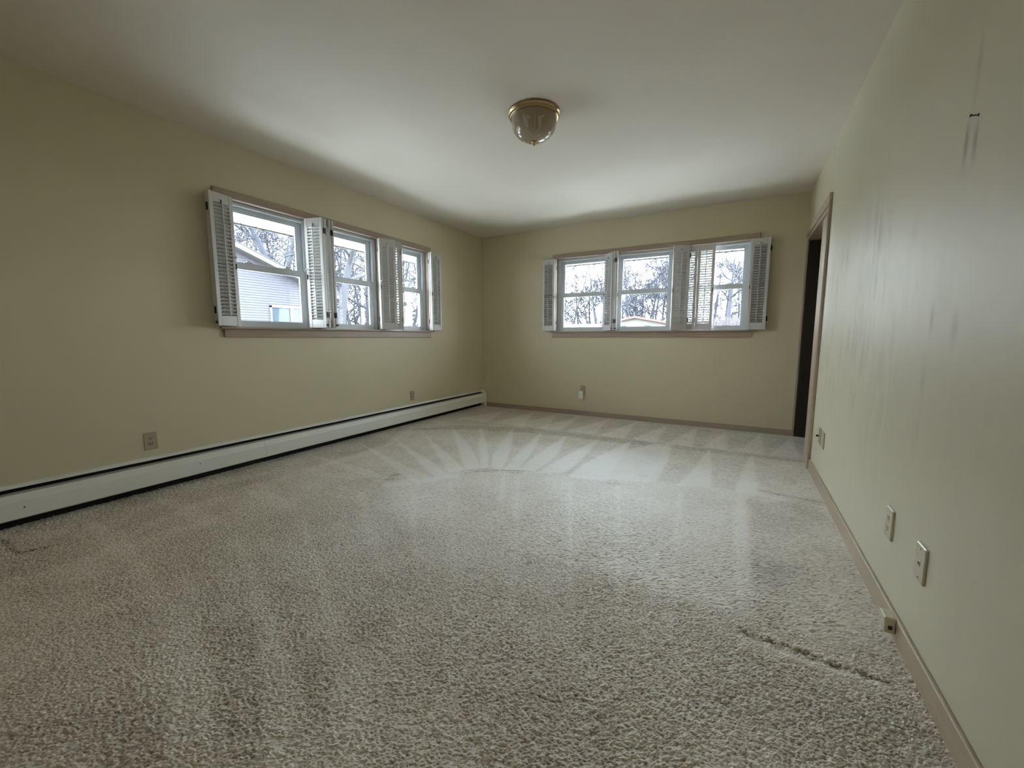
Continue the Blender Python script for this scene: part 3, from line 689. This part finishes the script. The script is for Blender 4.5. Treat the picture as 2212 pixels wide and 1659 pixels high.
# nail left in the right wall
nl = empty('nail', T(W, -3.432, 1.611)); tag(nl, 'dark nail sticking out of the bare wall above smudged scuffs', 'nail')
MB().lathe([(0.0016, 0.004), (0.0016, -0.015)], (0, 0, 0), 'x', 8).build('shank', M['black'], nl, Matrix.Rotation(0.12, 4, 'Y'))
MB().lathe([(0.0, -0.017), (0.0036, -0.0165), (0.0040, -0.0145), (0.0, -0.0135)], (0, 0, 0), 'x', 12).build('head', M['black'], nl, Matrix.Rotation(0.12, 4, 'Y'))
MB().lathe([(0.0, -0.0015), (0.004, -0.001), (0.005, 0.001)], (0, 0, 0), 'x', 10).build('hole_rim', M['slot'], nl)

# ------------------------------------------------------------------ eaves
SZ = 2.150
def eave(name, matrix, ua, ub, depth, step):
    r = empty(name, matrix @ T((ua + ub) / 2, depth / 2, SZ)); tag(r, kind='structure')
    B = T(-(ua + ub) / 2, -depth / 2, -SZ)
    MB().box(ua, ub, TH, depth + 0.03, SZ + 0.02, SZ + 0.25).build('roof_edge', M['roof'], r, B)
    MB().cbox(ua, ub, depth, depth + 0.03, SZ - 0.012, SZ + 0.16, 0.002).build('fascia', M['gutter'], r, B)
    n = int((ub - ua) / step); me = MB().cbox(-step / 2 + 0.005, step / 2 - 0.005, TH, depth, 0.0, 0.012, 0.004).mesh('panel', M['soffit'])
    MB().box(ua, ub, TH, depth, SZ + 0.006, SZ + 0.022).build('soffit_backing', M['seam'], r, B)
    tab = MB().cbox(-0.016, 0.016, depth + 0.004, depth + 0.034, -0.020, -0.008, 0.002).mesh('drip_clip', M['gutter'])
    for k in range(n):
        put('panel', me, r, B @ T(ua + (k + 0.5) * step, 0, SZ))
        if k % 2 == 0: put('drip_clip', tab, r, B @ T(ua + (k + 0.5) * step, 0, SZ))
    return r
eave('soffit', ML, -1.8, 4.6, 1.085, 0.150)
eave('soffit', MR, -1.1, 3.6, 1.150, 0.150)
m = MB(); m.box(-1.1, W + 0.9, YF - 0.2, 1.17, H + 0.13, H + 0.30)
tag(m.build('roof', M['roof']), kind='structure')
m = MB(); m.box(W + 0.745, W + 0.9, YF - 0.1, TH, -0.4, H + 0.1); m.box(-TH, W + 0.9, YF - 0.1, TH, -0.4, -0.31)
tag(m.build('wall_outer', M['soffit']), kind='structure')

# ------------------------------------------------------------------ outside: ground, house, garage, fence
GZ = -0.75
rs = np.random.RandomState(5)
gxs = np.linspace(-70, 60, 90); gys = np.linspace(-40, 110, 90)
GX, GY = np.meshgrid(gxs, gys, indexing='xy')
gh = 0.12 * smooth_noise(rs, GX.shape, (3, 3))
dd = np.maximum(np.hypot(np.maximum(0, np.maximum(-GX - 3, GX - W - 3)), np.maximum(0, GY - 3)), 0)
GZZ = GZ + gh * np.clip(dd / 6, 0, 1)
P = np.stack([GX, GY, GZZ], -1)
gr = put('ground', grid_mesh('ground', P, {}, M['ground'])); tag(gr, kind='structure')
m = MB(); m.cbox(-6.5, -2.1, -9.0, 6.5, GZ - .2, GZ + .06, .01).cbox(-2.1, W + 2.0, 2.1, 6.5, GZ - .2, GZ + .06, .01)  # unseen pale slab, added to bounce daylight up to the ceiling
tag(m.build('bounce_slab', M['bounce_slab']), kind='structure')

def scaled(x, y, z, k=1.111):                            # measured on the plane x = -12, moved back to -13.7
    q = CAM + (Vector((x, y, z)) - CAM) * k
    return q.y, q.z
HX = CAM.x + (-12 - CAM.x) * 1.111
hs = empty('neighbor_house', T(HX - 4, 2.0, GZ)); tag(hs, 'neighbouring house with lavender-white siding and a white gable edge, outside the near side window', 'house')
def npart(name, mb, mt, par=None, mx=None): return mb.build(name, mt, par or hs, T(-(HX - 4), -2.0, -GZ) if par is None else mx)
ry0, rz0 = scaled(-12, 2.853, 4.18); ry1, rz1 = scaled(-12, 4.353, 3.637)
slope = (rz1 - rz0) / (ry1 - ry0)
pky = ry0 - 3.4; pkz = rz0 - slope * (ry0 - pky)            # gable peak, left of what shows
def rake(y): return pkz + slope * abs(y - pky) * (1 if True else -1)
wy1 = pky + 7.4; wy0 = pky - 7.4
npart('wall', MB().prism([(wy0 + .05, GZ - .3), (wy1 - .05, GZ - .3), (wy1 - .05, rake(wy1) - .16), (pky, pkz - .16), (wy0 + .05, rake(wy0) - .16)], 0, HX - 9, HX - 0.02), M['siding'])
ex = 0.0985
hy0, hz0 = scaled(-12, 3.893, 2.211); hy1, _ = scaled(-12, 6.10, 2.2); hzb = hz0 - 1.2
zc = GZ + 0.2
while zc < pkz - 0.5:                                     # lap siding, every course a plank
    zt = zc + ex
    lim = (pkz - 0.20 - zt) / -slope
    ya, yb = max(wy0, pky - lim), min(wy1, pky + lim)
    segs = [(ya, yb)] if not (zt > hzb - .04 and zc < hz0 + .04) else [(ya, hy0 - .045), (hy1 + .045, yb)]
    for a, b_ in segs:
        if b_ - a > 0.05:
            npart('siding_plank', MB().prism([(HX - 0.02, zc - 0.004), (HX + 0.016, zc), (HX + 0.016, zc + 0.006), (HX - 0.004, zt + 0.004), (HX - 0.02, zt + 0.004)], 1, a, b_), M['siding'])
    zc += ex
npart('corner_board', MB().cbox(HX - 0.03, HX + 0.03, wy1 - .11, wy1 + .01, GZ, rake(wy1) - .1, .003), M['house_trim'])
for s, nm in ((1, 'rake_board'), (-1, 'rake_board')):
    L_ = 8.0; y1_ = pky + s * L_; z1_ = pkz + slope * L_
    pr = [(pky, pkz - 0.20), (pky, pkz - 0.02), (y1_, z1_ - 0.02), (y1_, z1_ - 0.20)]
    npart(nm, MB().prism(pr, 0, HX + 0.32, HX + 0.36), M['house_trim'])
    pr2 = [(pky, pkz - 0.20), (pky, pkz - 0.185), (y1_, z1_ - 0.185), (y1_, z1_ - 0.20)]
    npart('rake_soffit', MB().prism(pr2, 0, HX - 0.02, HX + 0.32), M['house_trim'])
    pr3 = [(pky, pkz - 0.02), (pky, pkz + 0.03), (y1_, z1_ + 0.03), (y1_, z1_ - 0.02)]
    npart('roof_slope', MB().prism(pr3, 0, HX - 9.3, HX + 0.38), M['roof'])
wf = MB(); fr_ = 0.085
wf.cbox(HX - .02, HX + .05, hy0 - .045, hy0 + fr_ - .045, hzb, hz0, .004).cbox(HX - .02, HX + .05, hy1 - fr_ + .045, hy1 + .045, hzb, hz0, .004)
wf.cbox(HX - .02, HX + .05, hy0 - .045, hy1 + .045, hz0 - .09, hz0 + .04, .004).cbox(HX - .02, HX + .05, hy0 - .045, hy1 + .045, hzb - .05, hzb + .05, .004)
for t in (0.36, 0.70):
    ym = hy0 + t * (hy1 - hy0); wf.cbox(HX - .02, HX + .045, ym - .065, ym + .065, hzb, hz0, .004)
wo = npart('window', wf, M['house_trim'])
for t0, t1 in ((0, .36), (.36, .70), (.70, 1)):
    MB().box(HX - .004, HX + .004, hy0 + t0 * (hy1 - hy0), hy0 + t1 * (hy1 - hy0), hzb, hz0).build('pane', M['house_glass'], wo)

def gable_building(name, label, cat, c, half, depth, z0, ze, zp, mw, mr, mt, over=0.4, yaw=0.0):
    """gable end towards the viewer (-y); c = (x, y) of the middle of the gable end"""
    r = empty(name, T(c[0], c[1], GZ) @ Matrix.Rotation(yaw, 4, 'Z')); tag(r, label, cat)
    z0 -= GZ; ze -= GZ; zp -= GZ
    k = (zp - ze) / half
    MB().prism([(-half, z0), (half, z0), (half, ze), (0, zp), (-half, ze)], 1, 0, depth).build('wall', M[mw], r)
    for s in (-1, 1):
        e_ = half + over; q = [(0, zp + .02), (0, zp + .18), (s * e_, zp + .18 - k * e_), (s * e_, zp + .02 - k * e_)]
        MB().prism(q, 1, -over, depth + over).build('roof_slope', M[mr], r)
        q = [(0, zp + .0), (0, zp + .22), (s * e_, zp + .22 - k * e_), (s * e_, zp - k * e_)]
        MB().prism(q, 1, -over - .05, -over).build('rake_board', M[mt], r)
    return r, (z0, ze, zp)
ga, _ = gable_building('garage', 'cream garage with a dusty pink gable edge, seen through the middle end-wall window', 'garage', (-6.75, 40.0), 3.4, 7.5, GZ - .3, 2.42, 3.08, 'garage', 'roof_pale', 'pink_trim', over=.35)
for x in (-1.32, 1.28):
    f = MB().cbox(x - .42, x + .42, -.05, .02, 1.6, 3.09, .01).build('window', M['house_trim'], ga)
    MB().box(x - .36, x + .36, -.055, -.045, 1.66, 3.02).build('pane', M['house_glass'], f)
hb = empty('far_house', T(-13.5, 40.0, GZ)); tag(hb, 'long low house roof far away, seen through the first end-wall window', 'house')
MB().box(-4.6, 2.6, 0, 6, -.3, 2.75).build('wall', M['garage'], hb)
MB().prism([(-.6, 2.65), (3.0, 3.40), (6.6, 2.65), (6.6, 2.55), (-.6, 2.55)], 0, -5.0, 3.0).build('roof', M['roof_pale'], hb)
MB().cbox(-2.0, -1.2, 1.2, 1.8, 2.9, 3.62, .02).build('chimney', M['garage'], hb)

fe = empty('plank_fence', T(2.4, 24.0, GZ)); tag(fe, 'brown board fence far outside the end-wall window by the closet', 'fence')
FZ = 2.26 - GZ
pl = MB().cbox(-.062, .062, -.012, .012, 0, FZ, .004).mesh('board', M['fence'])
for k in range(30):
    put('board', pl, fe, T(-2.2 + k * .145, RNG.uniform(-.006, .006), RNG.uniform(-.12, .05)))
for z in (.5, FZ - .4): MB().cbox(-2.3, 2.2, .014, .06, z - .045, z + .045, .004).build('rail', M['fence'], fe)
for x in (-2.3, 0, 2.2): MB().cbox(x - .05, x + .05, .014, .11, -.3, FZ + .02, .006).build('post', M['fence'], fe)

# ------------------------------------------------------------------ bare trees
def tube(mb, pts, radii, sides):
    vs, fs = [], []; n0 = len(pts)
    d0 = (pts[1] - pts[0]).normalized(); a = d0.orthogonal().normalized()
    for i, p in enumerate(pts):
        d = (pts[min(i + 1, n0 - 1)] - pts[max(i - 1, 0)]).normalized()
        a = (a - d * a.dot(d)).normalized(); b_ = d.cross(a)
        for k in range(sides):
            t = 2 * math.pi * k / sides
            vs.append(p + (a * math.cos(t) + b_ * math.sin(t)) * radii[i])
    for i in range(n0 - 1):
        for k in range(sides):
            fs.append((i * sides + k, i * sides + (k + 1) % sides, (i + 1) * sides + (k + 1) % sides, (i + 1) * sides + k))
    mb.add(vs, fs, sides > 3)
RMIN = [.004]
def grow(mb, R_, p, d, L, r, level, maxlevel, nseg):
    pts, rad = [p], [r]
    for i in range(nseg):
        j = Vector((R_.gauss(0, 1), R_.gauss(0, 1), R_.gauss(0, .8))) * (.10 + .10 * level)
        d = (d + j + Vector((0, 0, .06 if level else .02))).normalized()
        p = p + d * (L / nseg); pts.append(p); rad.append(max(RMIN[0], r * (1 - .72 * (i + 1) / nseg)))
    tube(mb, pts, rad, (7, 5, 4, 3, 3)[level])
    if level >= maxlevel: return pts, rad
    nch = (0, 5, 5, 4, 3)[level]
    for k in range(nch):
        q = .22 + .76 * (k + R_.random() * .8) / nch
        i = min(int(q * nseg), nseg - 1); a = q * nseg - i
        pp = pts[i].lerp(pts[i + 1], a); dd_ = (pts[i + 1] - pts[i]).normalized()
        o = Vector((R_.gauss(0, 1), R_.gauss(0, 1), R_.gauss(0, 1))); o = (o - dd_ * o.dot(dd_)).normalized()
        nd = (dd_ * .75 + o * R_.uniform(.55, .95)).normalized()
        grow(mb, R_, pp, nd, L * R_.uniform(.42, .62), rad[i] * .55, level + 1, maxlevel, 4 if level < 2 else 3)
    return pts, rad
TREE_GROUP = 'bare trees outside the windows'
def tree(base, height, r, seed, label, lean=(0, 0), limbs=9, first=.28, maxlevel=4, m_='bark', spread=.55, name='bare_tree', path=None):
    R_ = random.Random(seed)
    RMIN[0] = max(.006, .00036 * math.hypot(base[0] - CAM.x, base[1] - CAM.y))   # twigs no finer than the eye resolves
    o = empty(name, T(*base)); tag(o, label, 'tree', TREE_GROUP)
    tb, cr_ = MB(), MB()
    if path: pts = [Vector(q) - Vector(base) for q in path]
    else:
        pts = [Vector((0, 0, -.3))]; d = Vector((lean[0], lean[1], 1)).normalized()
        for i in range(9):
            d = (d + Vector((R_.gauss(0, .07), R_.gauss(0, .07), .05))).normalized(); pts.append(pts[-1] + d * (height * .92 / 9))
    n_ = len(pts) - 1
    rad = [r * (1.15 if i == 0 else 1) * (1 - .80 * i / n_) for i in range(n_ + 1)]
    tube(tb, pts, rad, 8)
    for k in range(limbs):
        q = first + (1 - first) * (k + R_.random() * .7) / limbs
        q = min(q, .985); i = int(q * n_); a = q * n_ - i
        pp = pts[i].lerp(pts[i + 1], a); th = R_.uniform(0, 2 * math.pi)
        nd = Vector((math.cos(th), math.sin(th), R_.uniform(.35, 1.1))).normalized()
        grow(cr_, R_, pp, nd, height * R_.uniform(.24, .40) * (1.15 - .5 * q) * spread / .55, rad[i] * .55, 1, maxlevel, 5)
    tb.build('trunk', M[m_], o); cr_.build('branches', M[m_], o)
    return o
UNDER = [(-18.94, 12.41, 2.5, 2.5, 160, 4.2), (-19.26, 14.54, 2.5, 2.5, 160, 4.6), (-18.05, 17.53, 3, 3, 180, 4.6), (-16.82, 48.23, 4, 3, 160, 5.2), (-14.65, 51.76, 4, 3, 160, 5.2), (-9.73, 59.15, 6, 3, 170, 5.6), (2.01, 42.67, 4, 3, 150, 4.4), (3.71, 48.25, 4, 3, 120, 4.6)]
tree((-29.53, 11.06, GZ), 11, 0.16, 20, 'bare tree rising behind the roof of the neighbouring house', spread=0.6, limbs=11)
tree((-27.14, 11.26, GZ), 12, 0.2, 21, 'bare tree rising behind the roof of the neighbouring house', spread=0.6, limbs=11)
tree((-30.46, 14.01, GZ), 12, 0.2, 22, 'bare tree rising behind the roof of the neighbouring house', spread=0.6, limbs=11)
tree((-30.56, 17.41, GZ), 14, 0.24, 23, 'bare tree rising behind the roof of the neighbouring house', spread=0.6, limbs=11)
tree((-24.39, 11.65, GZ), 14, 0.27, 31, 'thick-trunked bare tree behind the house roof in the near side window', lean=(0.1, -0.05), limbs=10, m_='bark_pale')
tree((-19.23, 9.36, GZ), 14, 0.27, 33, 'stout bare tree past the house corner, at the right of the near side window', limbs=10)
tree((-11.34, 6.29, GZ), 11, .20, 41, 'bare tree with a bent pale trunk, nearest in the middle side window', m_="bark_pale", limbs=10, first=.3, path=[(-11.34, 6.29, -0.75), (-11.32, 6.41, 1.67), (-11.29, 6.56, 2.63), (-11.23, 6.69, 3.40), (-11.14, 6.84, 4.18), (-11.05, 6.96, 4.70), (-10.99, 7.05, 5.04), (-10.95, 7.14, 5.62), (-10.89, 7.27, 6.30), (-10.81, 7.40, 6.97)])
tree((-15.78, 9.58, GZ), 11, 0.1, 43, 'slim dark bare tree behind the bent trunk, at the left of the middle side window', limbs=9, spread=0.4)
tree((-17.39, 13.28, GZ), 12, 0.22, 44, 'bare tree behind the bent trunk, at the right of the middle side window', limbs=11)
tree((-25.63, 17.88, GZ), 8, 0.08, 47, 'thin bare sapling in the thicket behind the middle side window', limbs=12, first=0.08, m_='bark_pale', spread=0.6)
tree((-21.33, 15.68, GZ), 8, 0.08, 48, 'thin bare sapling in the thicket behind the middle side window', limbs=12, first=0.08, m_='bark_pale', spread=0.6)
tree((-20.75, 18.32, GZ), 8, 0.08, 49, 'thin bare sapling in the thicket behind the middle side window', limbs=12, first=0.08, m_='bark_pale', spread=0.6)
tree((-14.08, 12.84, GZ), 12, 0.17, 52, 'bare tree with thin branches outside the far side window', limbs=11)
tree((-17.60, 17.78, GZ), 12, 0.17, 53, 'bare tree with thin branches outside the far side window', limbs=11)
tree((-19.21, 21.49, GZ), 13, 0.17, 54, 'bare tree with thin branches outside the far side window', limbs=11)
tree((-20.90, 52.17, GZ), 12.4, 0.22, 70, 'bare tree in the woodland outside the end-wall windows', limbs=11, spread=0.5, maxlevel=4)
tree((-17.59, 48.83, GZ), 12.9, 0.16, 71, 'bare tree in the woodland outside the end-wall windows', limbs=9, spread=0.5, maxlevel=4)
tree((-17.49, 54.32, GZ), 10.5, 0.16, 72, 'bare tree in the woodland outside the end-wall windows', limbs=11, spread=0.5, maxlevel=4)
tree((-12.73, 45.68, GZ), 13.2, 0.16, 73, 'bare tree in the woodland outside the end-wall windows', limbs=9, spread=0.5, maxlevel=4)
tree((-13.23, 54.29, GZ), 13.9, 0.15, 74, 'bare tree in the woodland outside the end-wall windows', limbs=11, spread=0.5, maxlevel=4)
tree((-10.61, 50.34, GZ), 10.5, 0.17, 75, 'bare tree in the woodland outside the end-wall windows', limbs=9, spread=0.5, maxlevel=4)
tree((-7.35, 40.63, GZ), 13.8, 0.17, 76, 'bare tree in the woodland outside the end-wall windows', limbs=11, spread=0.5, maxlevel=4)
tree((-10.03, 57.94, GZ), 13.3, 0.21, 77, 'bare tree in the woodland outside the end-wall windows', limbs=9, spread=0.5, maxlevel=4)
tree((-6.02, 44.03, GZ), 10.8, 0.19, 78, 'bare tree in the woodland outside the end-wall windows', limbs=11, spread=0.5, maxlevel=4)
tree((-4.93, 44.54, GZ), 13.1, 0.17, 79, 'bare tree in the woodland outside the end-wall windows', limbs=9, spread=0.5, maxlevel=4)
tree((-4.74, 52.14, GZ), 13.8, 0.18, 80, 'bare tree in the woodland outside the end-wall windows', limbs=11, spread=0.5, maxlevel=4)
tree((-2.23, 44.79, GZ), 11.1, 0.18, 81, 'bare tree in the woodland outside the end-wall windows', limbs=9, spread=0.5, maxlevel=4)
tree((-1.44, 53.89, GZ), 12.7, 0.17, 82, 'bare tree in the woodland outside the end-wall windows', limbs=11, spread=0.5, maxlevel=4)
tree((0.19, 57.46, GZ), 11.9, 0.19, 83, 'bare tree in the woodland outside the end-wall windows', limbs=9, spread=0.5, maxlevel=4)
tree((3.34, 61.66, GZ), 11.1, 0.17, 84, 'bare tree in the woodland outside the end-wall windows', limbs=11, spread=0.5, maxlevel=4)
tree((5.35, 57.25, GZ), 12.9, 0.16, 85, 'bare tree in the woodland outside the end-wall windows', limbs=9, spread=0.5, maxlevel=4)
tree((2.50, 25.61, GZ), 7.5, .17, 99, 'forked bare tree in front of the board fence, in the last end-wall window', limbs=9, first=.35, path=[(2.50, 25.61, -0.75), (2.47, 25.71, 1.54), (2.51, 25.84, 2.37), (2.54, 25.98, 3.29), (2.58, 26.09, 3.99), (2.60, 26.24, 4.97), (2.61, 26.34, 5.73), (2.66, 26.45, 6.35)])
tree((-20.96, 50.74, GZ), 14.0, 0.2, 170, 'bare tree deep in the woodland outside the end-wall windows', limbs=12, spread=0.55, maxlevel=3, first=0.2)
tree((-20.49, 53.55, GZ), 12.6, 0.18, 171, 'bare tree deep in the woodland outside the end-wall windows', limbs=12, spread=0.55, maxlevel=3, first=0.2)
tree((-20.49, 59.44, GZ), 13.0, 0.17, 172, 'bare tree deep in the woodland outside the end-wall windows', limbs=12, spread=0.55, maxlevel=3, first=0.2)
tree((-18.12, 59.27, GZ), 12.7, 0.23, 173, 'bare tree deep in the woodland outside the end-wall windows', limbs=12, spread=0.55, maxlevel=3, first=0.2)
tree((-19.43, 71.11, GZ), 12.2, 0.22, 174, 'bare tree deep in the woodland outside the end-wall windows', limbs=12, spread=0.55, maxlevel=3, first=0.2)
tree((-15.33, 65.58, GZ), 15.6, 0.21, 175, 'bare tree deep in the woodland outside the end-wall windows', limbs=12, spread=0.55, maxlevel=3, first=0.2)
tree((-13.90, 65.92, GZ), 14.8, 0.19, 176, 'bare tree deep in the woodland outside the end-wall windows', limbs=12, spread=0.55, maxlevel=3, first=0.2)
tree((-13.24, 69.29, GZ), 15.3, 0.2, 177, 'bare tree deep in the woodland outside the end-wall windows', limbs=12, spread=0.55, maxlevel=3, first=0.2)
tree((-12.64, 74.70, GZ), 15.2, 0.24, 178, 'bare tree deep in the woodland outside the end-wall windows', limbs=12, spread=0.55, maxlevel=3, first=0.2)
tree((-8.52, 61.10, GZ), 14.1, 0.24, 179, 'bare tree deep in the woodland outside the end-wall windows', limbs=12, spread=0.55, maxlevel=3, first=0.2)
tree((-8.42, 71.08, GZ), 15.4, 0.24, 180, 'bare tree deep in the woodland outside the end-wall windows', limbs=12, spread=0.55, maxlevel=3, first=0.2)
tree((-5.28, 63.15, GZ), 13.0, 0.23, 181, 'bare tree deep in the woodland outside the end-wall windows', limbs=12, spread=0.55, maxlevel=3, first=0.2)
tree((-4.78, 78.44, GZ), 15.0, 0.19, 182, 'bare tree deep in the woodland outside the end-wall windows', limbs=12, spread=0.55, maxlevel=3, first=0.2)
tree((-1.55, 71.02, GZ), 14.4, 0.2, 183, 'bare tree deep in the woodland outside the end-wall windows', limbs=12, spread=0.55, maxlevel=3, first=0.2)
tree((0.48, 72.51, GZ), 13.7, 0.23, 184, 'bare tree deep in the woodland outside the end-wall windows', limbs=12, spread=0.55, maxlevel=3, first=0.2)
tree((2.27, 67.52, GZ), 14.8, 0.22, 185, 'bare tree deep in the woodland outside the end-wall windows', limbs=12, spread=0.55, maxlevel=3, first=0.2)
tree((4.87, 84.33, GZ), 12.2, 0.21, 186, 'bare tree deep in the woodland outside the end-wall windows', limbs=12, spread=0.55, maxlevel=3, first=0.2)
tree((7.11, 79.59, GZ), 13.8, 0.16, 187, 'bare tree deep in the woodland outside the end-wall windows', limbs=12, spread=0.55, maxlevel=3, first=0.2)
tree((-44.35, 18.88, GZ), 15, 0.2, 230, 'bare tree deep in the background outside the side windows', limbs=12, spread=0.6, maxlevel=3, first=0.2)
tree((-41.22, 18.33, GZ), 15, 0.2, 231, 'bare tree deep in the background outside the side windows', limbs=12, spread=0.6, maxlevel=3, first=0.2)
tree((-42.95, 21.98, GZ), 16, 0.2, 232, 'bare tree deep in the background outside the side windows', limbs=12, spread=0.6, maxlevel=3, first=0.2)
tree((-39.41, 21.66, GZ), 15, 0.2, 233, 'bare tree deep in the background outside the side windows', limbs=12, spread=0.6, maxlevel=3, first=0.2)
tree((-32.54, 20.91, GZ), 14, 0.2, 234, 'bare tree deep in the background outside the side windows', limbs=12, spread=0.6, maxlevel=3, first=0.2)
tree((-34.59, 24.37, GZ), 14, 0.2, 235, 'bare tree deep in the background outside the side windows', limbs=12, spread=0.6, maxlevel=3, first=0.2)
tree((-31.62, 23.74, GZ), 14, 0.2, 236, 'bare tree deep in the background outside the side windows', limbs=12, spread=0.6, maxlevel=3, first=0.2)
tree((-33.80, 27.13, GZ), 14, 0.2, 237, 'bare tree deep in the background outside the side windows', limbs=12, spread=0.6, maxlevel=3, first=0.2)
tree((-28.91, 27.58, GZ), 14, 0.2, 238, 'bare tree deep in the background outside the side windows', limbs=12, spread=0.6, maxlevel=3, first=0.2)
tree((-25.18, 25.06, GZ), 13, 0.2, 239, 'bare tree deep in the background outside the side windows', limbs=12, spread=0.6, maxlevel=3, first=0.2)
tree((-28.08, 30.35, GZ), 14, 0.2, 240, 'bare tree deep in the background outside the side windows', limbs=12, spread=0.6, maxlevel=3, first=0.2)

# brush too fine and tangled to count
ub = MB(); R_ = random.Random(77)
for cx, cy, sx, sy, n_, hh in UNDER:
    for k in range(n_):
        p = Vector((cx + R_.gauss(0, sx), cy + R_.gauss(0, sy), GZ - .1)); d = Vector((R_.gauss(0, .25), R_.gauss(0, .25), 1)).normalized()
        L_ = hh * R_.uniform(.55, 1.15); pts = [p]
        for i in range(4):
            d = (d + Vector((R_.gauss(0, .16), R_.gauss(0, .16), .03))).normalized(); pts.append(pts[-1] + d * (L_ / 4))
        r0 = .00042 * math.hypot(cx - CAM.x, cy - CAM.y) * R_.uniform(.6, 1.3)
        tube(ub, pts, [r0, r0, r0 * .85, r0 * .7, r0 * .5], 3)
        for j in range(3):
            q = pts[2 + (j > 0)]; e_ = (d + Vector((R_.gauss(0, .6), R_.gauss(0, .6), R_.gauss(.2, .3)))).normalized()
            tube(ub, [q, q + e_ * L_ * .2, q + (e_ + Vector((0, 0, .25))) * L_ * .36], [r0 * .6, r0 * .5, r0 * .35], 3)
tag(ub.build('undergrowth', M['bark_pale']), 'tangled leafless brush between the trees beyond the windows', 'brush', None, 'stuff')
